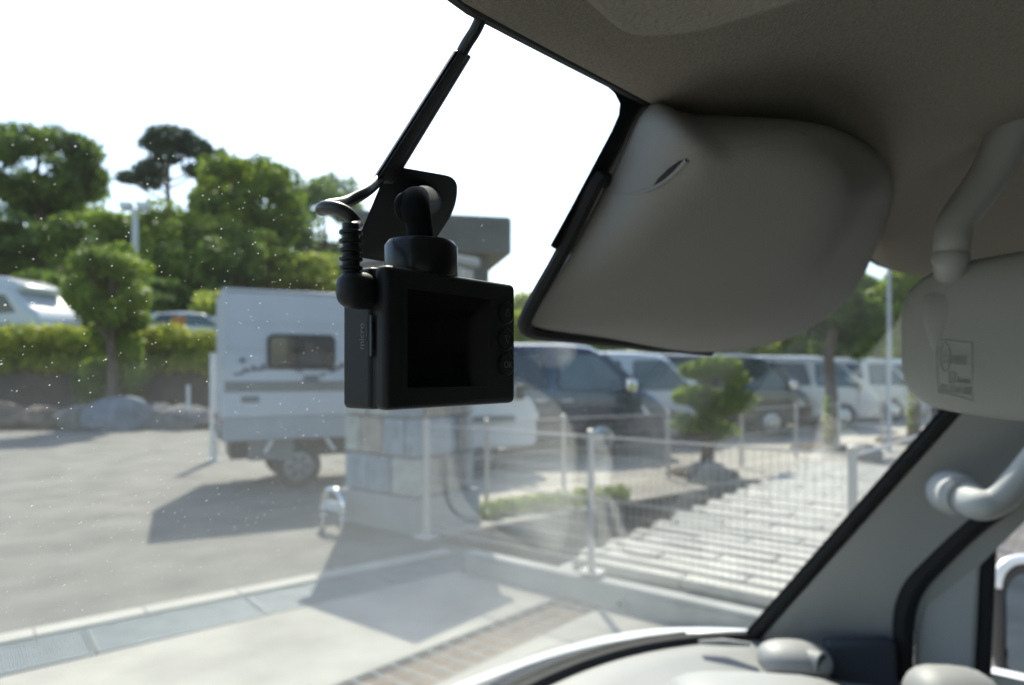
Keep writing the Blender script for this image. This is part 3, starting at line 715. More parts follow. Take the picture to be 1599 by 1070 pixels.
for (x0, x1) in ((.52, .64), (1.3, 1.45)):
    for y in (.06, BW - .1):
        a, b = (x0, x1) if x0 < 1 else (x1, x0)
        mb = MB(); mb.tube([(a, y, .52), (b, y, .74)], .028, 8); mb.build('mudguard_stay', M['fence_white'], r, smooth=True)
mb = MB()
prof = [(3.24, .42), (3.24, 1.80), (3.34, 1.88), (3.85, 1.88), (3.98, 1.82), (4.38, 1.28), (4.62, 1.18), (4.70, 1.05), (4.72, .5), (4.62, .42)]
rings = [[Vector((x if z < 1.25 else x, y + (z > 1.25)*k*(z - 1.25)*.16, z)) for x, z in prof] for y, k in ((.05, 1), (BW - .05, -1))]
mb.loft(rings); mb.build('cab', M['white_paint'], r, bevel=.05, seg=3)
for y, s_ in ((.05, 1), (BW - .05, -1)):
    pts = round_poly([(3.42, 1.2), (4.22, 1.2), (4.22, 1.3), (3.9, 1.74), (3.42, 1.74)], .05)
    mb = MB(); mb.slab([(x, y - s_*.006 + s_*max(0, z - 1.25)*.16, z) for x, z in pts], (0, -s_, 0), .012); mb.build('cab_window', M['car_glass_light'], r)
    mb = MB(); mb.box(3.4, 4.3, min(y, y - s_*.006), max(y, y - s_*.006), .80, .92); mb.build('cab_stripe', M['grey_band'], r)
    mb = MB(); mb.box(4.3, 4.42, y - .14 if s_ > 0 else y, y if s_ > 0 else y + .14, 1.18, 1.42); mb.build('door_mirror', M['blackplast'], r, bevel=.03)
    mb = MB(); mb.box(4.55, 4.735, y - s_*.004 if s_ > 0 else y - .3, y + .3 if s_ > 0 else y + .004, .82, .98); mb.build('headlight', M['lamp'], r, bevel=.02)
n_ = Vector((.54, 0, .4)).normalized()
mb = MB(); mb.slab([Vector((3.99, .2, 1.81)) + n_*.012, Vector((3.99, BW - .2, 1.81)) + n_*.012, Vector((4.37, BW - .13, 1.295)) + n_*.012, Vector((4.37, .13, 1.295)) + n_*.012], n_, .01); mb.build('windscreen', M['car_glass_light'], r)
mb = MB(); mb.box(-.06, -.01, .1, BW - .1, .72, .86); mb.build('rear_bumper', M['grey_band'], r, bevel=.02)
for y in (.12, BW - .3): mb = MB(); mb.box(-.05, -.02, y, y + .18, .9, 1.0); mb.build('tail_light', M['red'], r, bevel=.01)

# vehicles on the upper lot, partly hidden by the hedge
Y = 27; g0 = float(hill_z(-18, Y))
r = empty('coach', c2w(pxX(-70, Y), Y, g0 + .05), RAD(-YAW - 8), 'white coach with rounded roof pod behind the hedge at the left edge', 'coach')
prof = [(-6, .3), (-6, 2.3), (-5.6, 2.55), (2.6, 2.55), (3.6, 2.3), (4.15, 1.7), (4.55, 1.45), (4.7, 1.1), (4.7, .3)]
mb = MB(); mb.loft([[Vector((x, y, z)) for x, z in prof] for y in (-1.15, 1.15)]); mb.build('body', M['white_paint'], r, bevel=.18, seg=4)
mb = MB(); mb.loft([[Vector((x, y*k, z)) for x, z in [(-3, 2.5), (-2.6, 2.95), (1.6, 2.95), (3.2, 2.75), (4.1, 2.4), (3.9, 2.15), (2.6, 2.3)]] for y, k in ((-1.0, 1), (1.0, 1))]); mb.build('roof_pod', M['white_paint'], r, bevel=.16, seg=4)
for x in (-5, -3.4, -1.8, -.2, 1.4):
    mb = MB(); mb.slab([(px_, -1.158, z) for px_, z in rrect(x, x + 1.35, 1.35, 2.1, .1)], (0, -1, 0), .02); mb.build('window', M['car_glass'], r)
mb = MB(); mb.slab([(px_, -1.158, z) for px_, z in round_poly([(2.95, 1.35), (3.8, 1.4), (3.35, 2.05), (2.95, 2.1)], .06)], (0, -1, 0), .02); mb.build('driver_window', M['car_glass'], r)
mb = MB(); mb.box(1.0, 4.0, -1.162, -1.15, .82, .98); mb.build('side_stripe', mat('blue_stripe', (.05, .09, .25), .4), r)
mb = MB(); mb.box(1.6, 3.6, -1.162, -1.15, .62, .68); mb.build('side_stripe', mat('brown_stripe', (.25, .12, .08), .4), r)
for x in (-3.8, 3.2): wheel(r, x, -.98, -1, .42, .2, 'steel_rim')
Y = 26.5; van('parked_hatchback', 'white car behind the hedge beside the truck box', 'white_paint', 4.2, 1.7,
    [(0, .4, 1.15, .9), (.1, .3, 1.3, .97), (.6, .26, 1.46, 1), (1.5, .25, 1.52, 1), (2.3, .25, 1.46, 1), (2.7, .25, 1.32, .99), (3.2, .26, 1.06, .97), (3.7, .28, .96, .95), (4.05, .32, .84, .88), (4.15, .4, .7, .8)],
    [([(.5, 1.0), (1.5, .98), (1.5, 1.38), (.8, 1.38)], 'car_glass'), ([(1.6, .98), (2.9, .96), (2.4, 1.36), (1.6, 1.38)], 'car_glass_light')], (2.45, 1.42, 3.15, 1.06), c2w(pxX(228, Y), Y, float(hill_z(-13, Y)) + .02), RAD(-YAW + 6), 'vehicles on the upper lot', (.8, 3.35), R=.3, belt_z=.92, handles=((1.4, .85),), lamp_z=.68)
Y = 28.5; rr_ = van('parked_kei_van', 'white boxy car half hidden by the corner of the truck box', 'white_paint', 3.4, 1.48,
    [(0, .4, 1.7, .95), (.06, .32, 1.8, .985), (.5, .26, 1.85, 1), (2.2, .26, 1.84, 1), (2.6, .26, 1.74, 1), (2.95, .26, 1.3, .98), (3.2, .28, 1.05, .94), (3.36, .34, .85, .86)],
    [([(.2, 1.1), (1.3, 1.1), (1.3, 1.65), (.25, 1.65)], 'car_glass'), ([(1.4, 1.1), (2.6, 1.08), (2.4, 1.6), (1.4, 1.65)], 'car_glass')], (2.62, 1.7, 2.98, 1.25), c2w(pxX(306, Y), Y, float(hill_z(-12, Y)) + .02), RAD(-YAW + 70), 'vehicles on the upper lot', (.6, 2.75), R=.27, lamp_z=.75)
r = empty('orange_marker', c2w(pxX(279, 22.9), 22.9, 2.3), RAD(-YAW), 'orange brown marker board standing above the hedge by the white car', 'marker board')
mb = MB(); mb.box(-.23, .23, -.02, .02, .55, 1.15); mb.build('board', M['orange'], r, bevel=.01); mb = MB(); mb.box(-.05, .05, .021, .07, -.05, 1.1); mb.build('post', M['bark'], r)

# ------------------------------------------------------------------ stone gate pillar
NC = c2w(-.957, 6.8); PX0, PY0 = NC.x, NC.y       # near corner; runs +x and +y from it
PA, PB, PH = 1.10, .87, 2.50                       # along y, along x, height
r = empty('stone_gate_pillar', (PX0, PY0, 0), 0, 'thick gate pillar of squared stone blocks behind the dash camera', 'gate pillar')
mb = MB(); mb.box(-.05, PB + .05, -.05, PA + .05, 0, .36); mb.build('plinth', M['wallconc'], r, bevel=.015)
mb = MB(); mb.box(.03, PB - .03, .03, PA - .03, .36, PH); mb.build('core', M['mortar'], r)
g = random.Random(4); mats = ['stone_a', 'stone_b', 'stone_c', 'stone_a']
z = .372; row = 0
while z < PH - .1:
    hh = .40
    def cuts(Ln, n, odd):
        c = [0] + [Ln*(k + (.35 if odd else .0) + g.uniform(-.06, .06))/n for k in range(1 if not odd else 0, n)] + [Ln]
        return sorted(c)
    cy = cuts(PA, 3, row % 2); cx = cuts(PB, 2, row % 2)
    for y0, y1 in zip(cy, cy[1:]):
        if y1 - y0 < .05: continue
        for xs in ((-.012 - g.uniform(0, .012), .12), (PB - .12, PB + .015)):
            mb = MB(); mb.box(xs[0], xs[1], y0 + .008, y1 - .008, z, z + hh - .016); mb.build('stone_block', M[g.choice(mats)], r, bevel=.018)
    for x0, x1 in zip(cx, cx[1:]):
        x0_, x1_ = max(x0 + .008, .125), min(x1 - .008, PB - .125)
        if x1_ - x0_ < .05: continue
        for ys in ((-.010 - g.uniform(0, .014), .12), (PA - .12, PA + .012)):
            mb = MB(); mb.box(x0_, x1_, ys[0], ys[1], z, z + hh - .016); mb.build('stone_block', M[g.choice(['stone_b', 'stone_b', 'stone_c', 'stone_a'])], r, bevel=.018)
    z += hh; row += 1
mb = MB(); mb.box(-.06, PB + .06, -.06, PA + .06, z + .002, z + .1); mb.build('cap_stone', M['wallconc'], r, bevel=.03)
# arched hoop barrier beside the pillar
p = gnd(520, 828); r = empty('hoop_barrier', (p.x, p.y, 0), 0, 'small arched metal hoop with white bands beside the stone pillar', 'barrier')
pts = [(0, -.16, 0), (0, -.16, .26)] + [(0, -.16*math.cos(RAD(a)), .26 + .16*math.sin(RAD(a))) for a in range(15, 180, 15)] + [(0, .16, .26), (0, .16, 0)]
mb = MB(); mb.tube(pts, .03, 12); h = mb.build('hoop', M['chrome'], r, smooth=True)
for z in (.12, .2):
    for y in (-.16, .16): mb = MB(); mb.cyl((0, y, z), (0, y, z + .04), .033, n=12); mb.build('band', M['white_paint'], h, smooth=True)
mb = MB(); mb.box(-.02, .02, -.135, .135, .2, .3); mb.build('plate', M['white_paint'], h, bevel=.008)

# ------------------------------------------------------------------ raised bed of white planks with fences
BX0, BX1, BY0, BY1, BZ = 4.15, 11.5, .72, 2.96, .14
r = empty('plank_bed', (BX0, BY0, 0), 0, 'raised concrete bed covered with rows of sunlit white planks behind the mesh fence', 'raised bed')
mb = MB(); mb.box(0, BX1 - BX0, 0, BY1 - BY0, -.9, BZ); mb.build('retaining_wall', M['wallconc'], r, bevel=.01)
mb = MB(); mb.box(-.004, .13, -.02, 3.02, BZ + .001, BZ + .025); cop = mb.build('front_coping', M['wallconc'], r, bevel=.012)
mb = MB(); mb.box(0.002, .2, BY1 - BY0 + .002, 3.0, -.02, BZ); mb.build('low_wall', M['wallconc'], r, bevel=.01)
pk = {}
k = 0; x = .24
while x < BX1 - BX0 - .2:
    y = -(.2 + .37*(k % 3)) + .34; seg = 1.12; end = BY1 - BY0 - .03 - (0 if k % 2 else .07)
    first = True
    while y < end - .05:
        y0 = max(y, .02); y1 = min(y + seg, end)
        if y1 - y0 > .06:
            key = round(y1 - y0, 2)
            if key not in pk:
                mb = MB(); mb.box(0, .148, 0, key - .008, 0, .075); o = mb.build('plank', M['plank'], r, bevel=.02); pk[key] = o.data
            else:
                o = bpy.data.objects.new('plank', pk[key]); COL.objects.link(o); o.parent = r
                b = o.modifiers.new('bevel', 'BEVEL'); b.width = .02; b.segments = 2; b.limit_method = 'ANGLE'
            o.location = (x + random.uniform(-.004, .004), y0, BZ + .002 + random.uniform(0, .006)); o.rotation_euler = (random.uniform(-.008, .008), random.uniform(-.02, .02), random.uniform(-.004, .004))
        y += seg
    x += .215; k += 1
p = at_x(972, 938, BX0)
mb = MB(); mb.tube([(-.03, p.y - BY0, .05), (.02, p.y - BY0, .05)], [.045, .045], 20); pi = mb.build('weep_pipe', M['wallconc'], r, smooth=True)
mb = MB(); mb.cyl((-.032, p.y - BY0, .05), (-.03, p.y - BY0, .05), .028, n=18); mb.build('bore', M['blackplast'], pi)

def mesh_fence(name, pts, top, base, label, m, pitch=.05, rails=(0, .5, 1.0), post_r=.027, caps=True, group=None, plates=True, skip=0):
    p0 = Vector(pts[0]); r = empty(name, (p0.x, p0.y, 0), 0, label, 'fence', group)
    loc = [Vector(p) - Vector((p0.x, p0.y, 0)) for p in pts]
    for p in loc[skip:]:
        zb_ = base if not callable(base) else base(p)
        mb = MB(); mb.cyl((p.x, p.y, zb_), (p.x, p.y, top + .03), post_r, n=12); po = mb.build('post', m, r, smooth=True)
        mb = MB(); mb.tube([(p.x, p.y, top + .03), (p.x, p.y, top + .045), (p.x, p.y, top + .055)], [post_r*1.15, post_r*1.1, post_r*.5], 12); mb.build('post_cap', m, po, smooth=True)
        if plates: mb = MB(); mb.box(p.x - .08, p.x + .08, p.y - .08, p.y + .08, zb_, zb_ + .015); mb.build('base_plate', m, po)
    for a, b in zip(loc, loc[1:]):
        d = (b - a); Ln = d.length; d.normalize(); nn = Vector((-d.y, d.x, 0))
        bay = None
        for f in rails:
            z = lerp(base + .08, top, f); mb = MB(); mb.tube([a + Vector((0, 0, z)) + d*.02, b + Vector((0, 0, z)) - d*.02], .006 if f < 1 else .010, 6); mb.build('rail', m, r)
        mb = MB(); k = pitch
        while k < Ln - .02:
            q = a + d*k + nn*.009; mb.tube([q + Vector((0, 0, base + .04)), q + Vector((0, 0, top + .01))], .0021, 4); k += pitch
        z = base + .14
        while z < top - .04:
            mb.tube([a + Vector((0, 0, z)) + d*.02, b + Vector((0, 0, z)) - d*.02], .0024, 4); z += .1
        mb.build('mesh_wire_set', m, r, kind='stuff')
    return r
mesh_fence('mesh_fence', [(BX0 + .08, .86, 0), (BX0 + .08, 2.58, 0), (BX0 + .08, 4.25, 0)], 1.17, BZ + .05, 'near grey mesh fence along the raised bed edge', M['fence'], rails=(0, .5, 1.0), plates=True)
mesh_fence('mesh_fence', [(BX0 + .08, .84, 0), (BX0 + 1.95, .70, 0), (BX0 + 3.8, .62, 0), (BX0 + 5.7, .54, 0)], 1.17, BZ + .07, 'grey mesh fence turning away from the corner post beside the A pillar', M['fence'], skip=1)
far = [gnd(640, 800), gnd(760, 782), gnd(880, 764), gnd(1043, 748), gnd(1158, 730), gnd(1243, 716), gnd(1310, 708), gnd(1378, 702), gnd(1450, 696)]
mesh_fence('mesh_fence', [(p.x, p.y, 0) for p in far], .98, .02, 'far grey mesh fence in front of the parked vans', M['fence'], pitch=.07, rails=(0, .5, 1.0), post_r=.028, plates=False)
# weeds along the car park edge
r = empty('weed_clump', gnd(875, 800), RAD(-YAW), 'light green weeds growing at the edge below the far fence', 'weeds')
leaves('foliage', [(x*.16 - .8, x*.1 - .3 + random.uniform(-.1, .1), .1, .16, .12, .1) for x in range(11)], 1800, .04, M['leaf_light'], r, 71)

# topiary pine
p = gnd(1100, 742); r = empty('topiary_pine', p, RAD(-YAW), 'clipped topiary pine with layered pads in front of the white van', 'tree')
Yt = 10.73; S = Yt/FPX
pads = [((px - 1100)*S, random.uniform(-.15, .15), (742 - py)*S, hw*S, hw*S*.8, hh*S) for px, py, hw, hh in
        ((1118, 572, 34, 14), (1086, 578, 24, 14), (1145, 592, 22, 12), (1090, 618, 34, 15), (1140, 626, 34, 18), (1115, 640, 30, 14), (1070, 622, 16, 10), (1086, 664, 36, 13), (1125, 672, 28, 13), (1065, 652, 12, 8))]
leaves('crown', pads, 5200, .06, M['leaf_mid'], r, 77)
mb = MB(); mb.tube(smooth_path([(0, 0, -.05), (.06, 0, .5), (-.02, .03, 1.0), (.12, 0, 1.75)], 4), [.12 - .007*i for i in range(13)], 10); mb.build('trunk', M['bark'], r, smooth=True)
for q in pads:
    mb = MB(); e = Vector(q[:3]); a = Vector((.04, 0, max(.3, e.z - .25))); mb.tube(smooth_path([a, (a + e)/2 + Vector((0, 0, -.05)), e], 3), [.04 - .004*i for i in range(7)], 6); mb.build('limb', M['bark'], r, smooth=True)
mb = MB(); mb.tube([(0, 0, -.01), (0, 0, .07), (0, 0, .1)], [.55, .52, .3], 20); mb.build('tree_pit_mound', M['soil'], r, smooth=True)
# street trees and lamp pole in front of the van row
def street_tree(px, py, name, label, top, crown_px, hw, hh, mm, seed):
    p = gnd(px, py); Yd = FPX*H/(py - HY); s = Yd/FPX
    r = empty(name, p, RAD(-YAW), label, 'tree', 'trees in front of the van row')
    g = random.Random(seed); zc = (py - top)*s
    mb = MB(); mb.tube(smooth_path([(0, 0, -.05), (.03, 0, zc*.35), (-.03, .02, zc*.7), (.04, 0, zc)], 4), [.15 - .006*i for i in range(13)], 10); mb.build('trunk', M['bark'], r, smooth=True)
    cl = blob_clumps((crown_px - px)*s, .4, zc, hw*s, hw*s*.8, hh*s, 16, .42, seed)
    leaves('crown', cl, 8000, .11, M[mm], r, seed)
    for c in cl[:6]:
        mb = MB(); mb.tube(smooth_path([Vector((0, 0, zc*.75)), (Vector((0, 0, zc*.8)) + Vector(c[:3]))/2, Vector(c[:3])], 3), [.06 - .006*i for i in range(7)], 6); mb.build('limb', M['bark'], r, smooth=True)
    mb = MB(); mb.tube([(0, 0, -.01), (0, 0, .09), (0, 0, .13)], [.8, .74, .3], 22); mb.build('tree_pit_mound', M['soil'], r, smooth=True)
    lf = leaves('trunk_shoots', [(-.12, -.12, z, .07, .07, .14) for z in (.4, .7, .95)], 240, .06, M['leaf_light'], r, seed + 5)
street_tree(1297, 704, 'street_tree', 'tree with bare trunk and dark crown left of the lamp pole', 500, 1335, 58, 62, 'leaf_dark', 400)
street_tree(1426, 692, 'street_tree', 'thin tree trunk right of the lamp pole below the mirror', 470, 1440, 62, 50, 'leaf_mid', 401)
r = empty('lamp_pole', gnd(1388, 706), RAD(-YAW), 'tall pale lamp pole between the mirror cover and the mirror', 'lamp post')
mb = MB(); mb.cyl((0, 0, 0), (0, 0, 4.35), .05, .035, 12); mb.build('shaft', M['metal_pole'], r, smooth=True)
mb = MB(); mb.tube([(0, 0, 4.3), (.1, 0, 4.42), (.5, 0, 4.45)], .035, 8); mb.build('arm', M['metal_pole'], r, smooth=True)
mb = MB(); mb.box(.45, .95, -.09, .09, 4.38, 4.5); mb.build('lamp_head', M['metal_pole'], r, bevel=.03)
mb = MB(); mb.cyl((0, 0, 0), (0, 0, .02), .15, n=16); mb.build('base_flange', M['metal_pole'], r)
for (px, py, lab) in ((1105, 752, 'small dark boulder at the foot of the topiary pine'), (1350, 718, 'low boulder beside the bare trunk of the street tree')):
    bm = bmesh.new(); bmesh.ops.create_icosphere(bm, subdivisions=3, radius=.28)
    for v in bm.verts: v.co += Vector([math.sin(v.co.x*9 + px)*.03, math.sin(v.co.y*8)*.03, math.sin(v.co.x*7 + v.co.y*9)*.02]); v.co.z *= .7; v.co.x *= 1.3
    me = bpy.data.meshes.new('boulder'); bm.to_mesh(me); bm.free(); me.materials.append(M['rock']); me.polygons.foreach_set('use_smooth', [True]*len(me.polygons))
    o = bpy.data.objects.new('boulder', me); COL.objects.link(o); o.location = gnd(px, py) + Vector((0, 0, .1)); prop(o, lab, 'boulder')
#==CABIN==
# ------------------------------------------------------------------ the van we sit in
V = empty('van', (0, 0, 0), 0, 'interior of the white van around the lens: windscreen, headliner, pillar, dash', 'van')
RE0, RE1 = 1.315, 1.285
def edge_x(z): return lerp(RE0, RE1, (z - (H - .5))/.63)
ZB, ZT = H - .535, H + .16
# windscreen
mb = MB(); nu, nv = 48, 24
for layer in (0, 1):
    for j in range(nv + 1):
        z = lerp(ZB, ZT, j/nv); e = edge_x(z) + .02
        for i in range(nu + 1):
            x = lerp(2*RC - e, e, i/nu); mb.v.append((x, glass_y(x, z) + .005*layer, z + .003*layer))
n1 = (nu + 1)*(nv + 1)
for j in range(nv):
    for i in range(nu):
        a = j*(nu + 1) + i; mb.f.append((a, a + 1, a + nu + 2, a + nu + 1)); b = a + n1; mb.f.append((b, b + nu + 1, b + nu + 2, b + 1))
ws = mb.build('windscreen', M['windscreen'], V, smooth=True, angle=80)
# frit: black print around the glass, 2 mm inside it
def on_strip(pts_a, pts_b, off=.002):
    mb = MB()
    for p, q in zip(pts_a, pts_b): mb.v += [tuple(on_glass(*p, off)), tuple(on_glass(*q, off))]
    for i in range(len(pts_a) - 1): mb.f.append((2*i, 2*i + 1, 2*i + 3, 2*i + 2))
    return mb
def gp(x, z, off): return (x, glass_y(x, z, off), z)
HZ = H + .1225
def arch(x): return .016*max(0, 1 - ((x - RC)/.36)**2)
mb = MB(); n = 60
for i in range(n + 1):
    x = lerp(-.2, 1.28, i/n); mb.v += [gp(x, HZ + .0035 + arch(x), .0025), gp(x, H + .16, .0025)]
for i in range(n): mb.f.append((2*i, 2*i + 1, 2*i + 3, 2*i + 2))
mb.build('frit_band', M['frit'], ws)
for sg in (-1, 1):
    mb = MB()
    for j in range(31):
        z = lerp(ZB, H + .15, j/30); e = edge_x(z)
        for dx in (-.024, -.008, .008, .018): x = RC + sg*(e + dx - RC); mb.v.append(gp(x, z, .0025))
    for j in range(30):
        for k in range(3): a = 4*j + k; mb.f.append((a, a + 1, a + 5, a + 4))
    mb.build('frit_side', M['frit'], ws)
cor = [(700, 0), (830, 66), (900, 103), (942, 130), (960, 146), (968, 162), (966, 180), (955, 205), (930, 252), (895, 318), (872, 360), (862, 378), (859, 384), (864, 388), (876, 390)]
inn = [(760, -40), (880, 30), (960, 80), (1010, 110), (1030, 130), (1040, 160), (1030, 190), (1020, 215), (1000, 260), (970, 310), (930, 372), (915, 390), (905, 396), (900, 398), (894, 398)]
on_strip(cor[2:], inn[2:], .003).build('frit_corner', M['frit'], ws)
# rubber rim of the sensor cover against the glass
rim = [(950, 285), (941, 279), (932, 283), (900, 350), (872, 405), (846, 450), (827, 485), (819, 505), (824, 516), (850, 522), (950, 532), (1050, 544), (1110, 549)]
mb = MB(); mb.tube(smooth_path([on_glass(*p, .006) for p in rim], 3), .0042, 8); mb.build('cover_gasket', M['seal'], ws, smooth=True)
# header seal strip where felt meets glass
mb = MB(); mb.tube([gp(lerp(-.2, 1.25, i/50), HZ + .0045 + arch(lerp(-.2, 1.25, i/50)), .006) for i in range(51)], .0052, 8); mb.build('header_seal', M['seal'], ws, smooth=True)

# headliner
prof = [(.004, .142), (-.006, .127), (-.016, .1208), (-.034, .1196), (-.06, .1235), (-.10, .136), (-.16, .151), (-.25, .166), (-.45, .184), (-.9, .195), (-1.6, .198), (-2.6, .196)]
mb = MB(); nu = 70
for i in range(nu + 1):
    x = lerp(-.37, 1.43, i/nu); d = abs(x - RC)
    drop = -.16*max(0, (d - .62)/.28)**2.2
    for (dy, dz) in prof:
        zz = H + dz
        yy = (glass_y(x, HZ) if dy > -.5 else glass_y(RC, HZ)) + dy
        if dy <= -.5: yy = .15 + dy
        mb.v.append((x, yy - (RAKE*arch(x) if dy > -.2 else 0), zz + drop*(1 if dy < -.09 else .35) + arch(x)*max(0, 1 + dy/.25)))
m_ = len(prof)
for i in range(nu):
    for k in range(m_ - 1):
        a = i*m_ + k; mb.f.append((a, a + 1, a + m_ + 1, a + m_))
hl = mb.build('headliner', M['felt'], V, smooth=True, angle=80)
so_ = hl.modifiers.new('solid', 'SOLIDIFY'); so_.thickness = .012; so_.offset = 1
# outer shell: roof, flanks with window openings, tail, floor
mb = MB()
mb.box(-.38, 1.44, -2.75, .17, H + .222, H + .25); mb.build('roof_skin', M['body_white'], V, bevel=.01)
def flank(x0, x1, nm):
    mb = MB()
    mb.box(x0, x1, -2.75, .18, .35, H - .52); mb.box(x0, x1, -2.75, .02, H + .06, H + .2)
    mb.box(x0, x1, -.95, -.85, H - .52, H + .06); mb.box(x0, x1, -2.75, -2.6, H - .52, H + .06)
    mb.build(nm, M['body_white'], V)
    xm = (x0 + x1)/2; mb = MB(); mb.box(xm - .002, xm + .002, -.85, .02 if x0 < 0 else -.02, H - .52, H + .06); mb.build('side_window', M['side_glass'], V)
    mb = MB(); mb.box(xm - .002, xm + .002, -2.6, -.95, H - .52, H + .06); mb.build('side_window', M['privacy'], V)
flank(-.40, -.37, 'body_side'); flank(1.43, 1.46, 'body_side')
mb = MB(); mb.box(-.40, 1.46, -2.78, -2.75, .35, H - .45); mb.box(-.40, 1.46, -2.78, -2.75, H + .05, H + .24); mb.build('tail_panel', M['body_white'], V)
mb = MB(); mb.box(-.37, 1.43, -2.768, -2.762, H - .45, H + .05); mb.build('tail_window', M['privacy'], V)
mb = MB(); mb.box(-.365, 1.425, -1.25, -1.2, .53, H - .42); mb.build('bulkhead', M['navy_trim'], V, bevel=.01)
mb = MB(); mb.box(-.36, 1.42, -2.74, .3, .5, .53); mb.build('floor', M['floor'], V)
for x in (-.25, .68):
    mb = MB(); mb.box(x, x + .5, -.75, -.2, .65, H - .72); mb.box(x, x + .5, -.85, -.7, .9, H - .12, Matrix.Translation((0, -.05, 0))); mb.build('seat', M['navy_trim'], V, bevel=.06, seg=3)
# left pillar (mirror image, just outside the picture) and right pillar
def pillar(sgn, nm):
    sec = [(-.006, -.010), (.000, -.022), (.006, -.034), (.014, -.050), (.030, -.085), (.050, -.14), (.072, -.215), (.10, -.20), (.115, -.10), (.10, .0), (.03, .012)]
    rings = []
    for j in range(15):
        z = lerp(H - .60, H + .17, j/14); ex = edge_x(z); ey = glass_y(ex, z)
        fl = 1 + .9*max(0, (H - .42 - z)/.18)**2
        rings.append([Vector((RC + sgn*(ex - RC + dx*(1 if dx > .09 else 1)), ey + dy*(fl if dy > -.1 else 1), z)) for dx, dy in sec])
    mb = MB(); mb.loft(rings); p = mb.build(nm, M['trim'], V, smooth=True, angle=50)
    mb = MB(); mb.tube([Vector((RC + sgn*(edge_x(z) - RC - .014), glass_y(edge_x(z) - .014, z) - .006, z)) for z in [lerp(H - .55, H + .16, j/14) for j in range(15)]], .0105, 8); mb.build('pillar_seal', M['seal'], p, smooth=True)
    return p
PR = pillar(1, 'pillar_trim'); pillar(-1, 'pillar_trim')
# side trim above the door, meets the headliner
mb = MB(); rings = []
for j in range(16):
    y = lerp(.02, -2.7, j/15)
    rings.append([Vector((1.30, y, H + .13)), Vector((1.335, y, H + .075)), Vector((1.375, y, H + .05)), Vector((1.43, y, H + .05)), Vector((1.43, y, H + .17)), Vector((1.33, y, H + .17))])
mb.loft(rings); mb.build('roof_side_trim', M['visor'], V, smooth=True)

# sensor cover behind the mirror position
def cp(px, py, off): return on_glass(px, py, off)
base = [(1012, 150), (985, 205), (938, 290), (880, 400), (828, 492), (830, 508), (930, 523), (1105, 547)]
# rings from the glass inwards; points run round the outline: top-left -> down the left edge -> lip -> right -> back up
mid_ = [(963, 258, .008), (894, 388, .008), (831, 494, .007), (843, 514, .007), (941, 528, .009), (1105, 550, .014), (1237, 527, .022), (1325, 467, .034), (1365, 394, .046), (1389, 328, .056), (1396, 284, .066)]
R1 = [(1016, 163, .018)] + mid_ + [(1378, 248, .072), (1328, 212, .074), (1250, 189, .070), (1085, 178, .034)]
R0 = [(x, y, max(.004, o - .016 - .02*(k > 10 or k == 0))) for k, (x, y, o) in enumerate(R1)]
R2 = [(1078, 228, 0), (1046, 290, 0), (972, 402, 0), (894, 490, 0), (910, 506, 0), (985, 513, 0), (1100, 523, 0), (1190, 500, 0), (1250, 446, 0), (1285, 382, 0), (1308, 330, 0), (1314, 302, 0), (1302, 270, 0), (1272, 242, 0), (1215, 226, 0), (1140, 222, 0)]
R4 = [(1150, 300, 0), (1130, 340, 0), (1090, 390, 0), (1045, 430, 0), (1052, 436, 0), (1085, 440, 0), (1115, 440, 0), (1148, 425, 0), (1178, 392, 0), (1192, 360, 0), (1202, 335, 0), (1205, 318, 0), (1200, 305, 0), (1190, 296, 0), (1175, 294, 0), (1162, 296, 0)]
def crom_closed(P, k):
    n = len(P); out = []
    for i in range(n):
        a, b, c, d = P[i-1], P[i], P[(i+1) % n], P[(i+2) % n]
        for j in range(k):
            t = j/k; out.append(.5*((2*b) + (c-a)*t + (2*a-5*b+4*c-d)*t*t + (3*b-3*c+d-a)*t**3))
    return out
A_, B_, C_ = cp(1003, 405, .040), cp(1102, 508, .046), cp(1312, 322, .088)
Npl = (B_ - A_).cross(C_ - A_).normalized()
if Npl.y > 0: Npl = -Npl
def on_plane(px, py, lift=0.0):
    d = ray(px, py); o = Vector((0, 0, H)); t = (A_ + Npl*lift - o).dot(Npl)/d.dot(Npl); return o + d*t
dense = [crom_closed([cp(*q) for q in rr2], 6) for rr2 in (R0, R1)] + [crom_closed([on_plane(q[0], q[1], lf) for q in rr2], 6) for rr2, lf in ((R2, .0), (R4, .0005))]
def corner(a, p, b, frac, n):
    d = min((a - p).length, (b - p).length)*frac; u_ = p + (a - p).normalized()*d; w_ = p + (b - p).normalized()*d
    return [(1 - t)**2*u_ + 2*t*(1 - t)*p + t*t*w_ for t in (k/n for k in range(n + 1))]
cols = []
for k in range(len(dense[0])):
    r0, r1, r2, r4 = (dd_[k] for dd_ in dense)
    cols.append([r0] + corner(r0, r1, r2, .45, 3) + corner(r1, r2, r4, .58, 9) + [lerp(r2, r4, .8), r4])
rings = [[c[j] for c in cols] for j in range(len(cols[0]))]
mb = MB(); mb.loft(rings, cap=False); nR = len(rings[0]); cen = sum(rings[-1], Vector())/nR
mb.v.append(tuple(cen)); nb0 = (len(rings) - 1)*nR
for k in range(nR): mb.f.append((nb0 + k, nb0 + (k + 1) % nR, len(mb.v) - 1))
sc_cover = mb.build('sensor_cover', M['trim_warm'], V, smooth=True, angle=89)
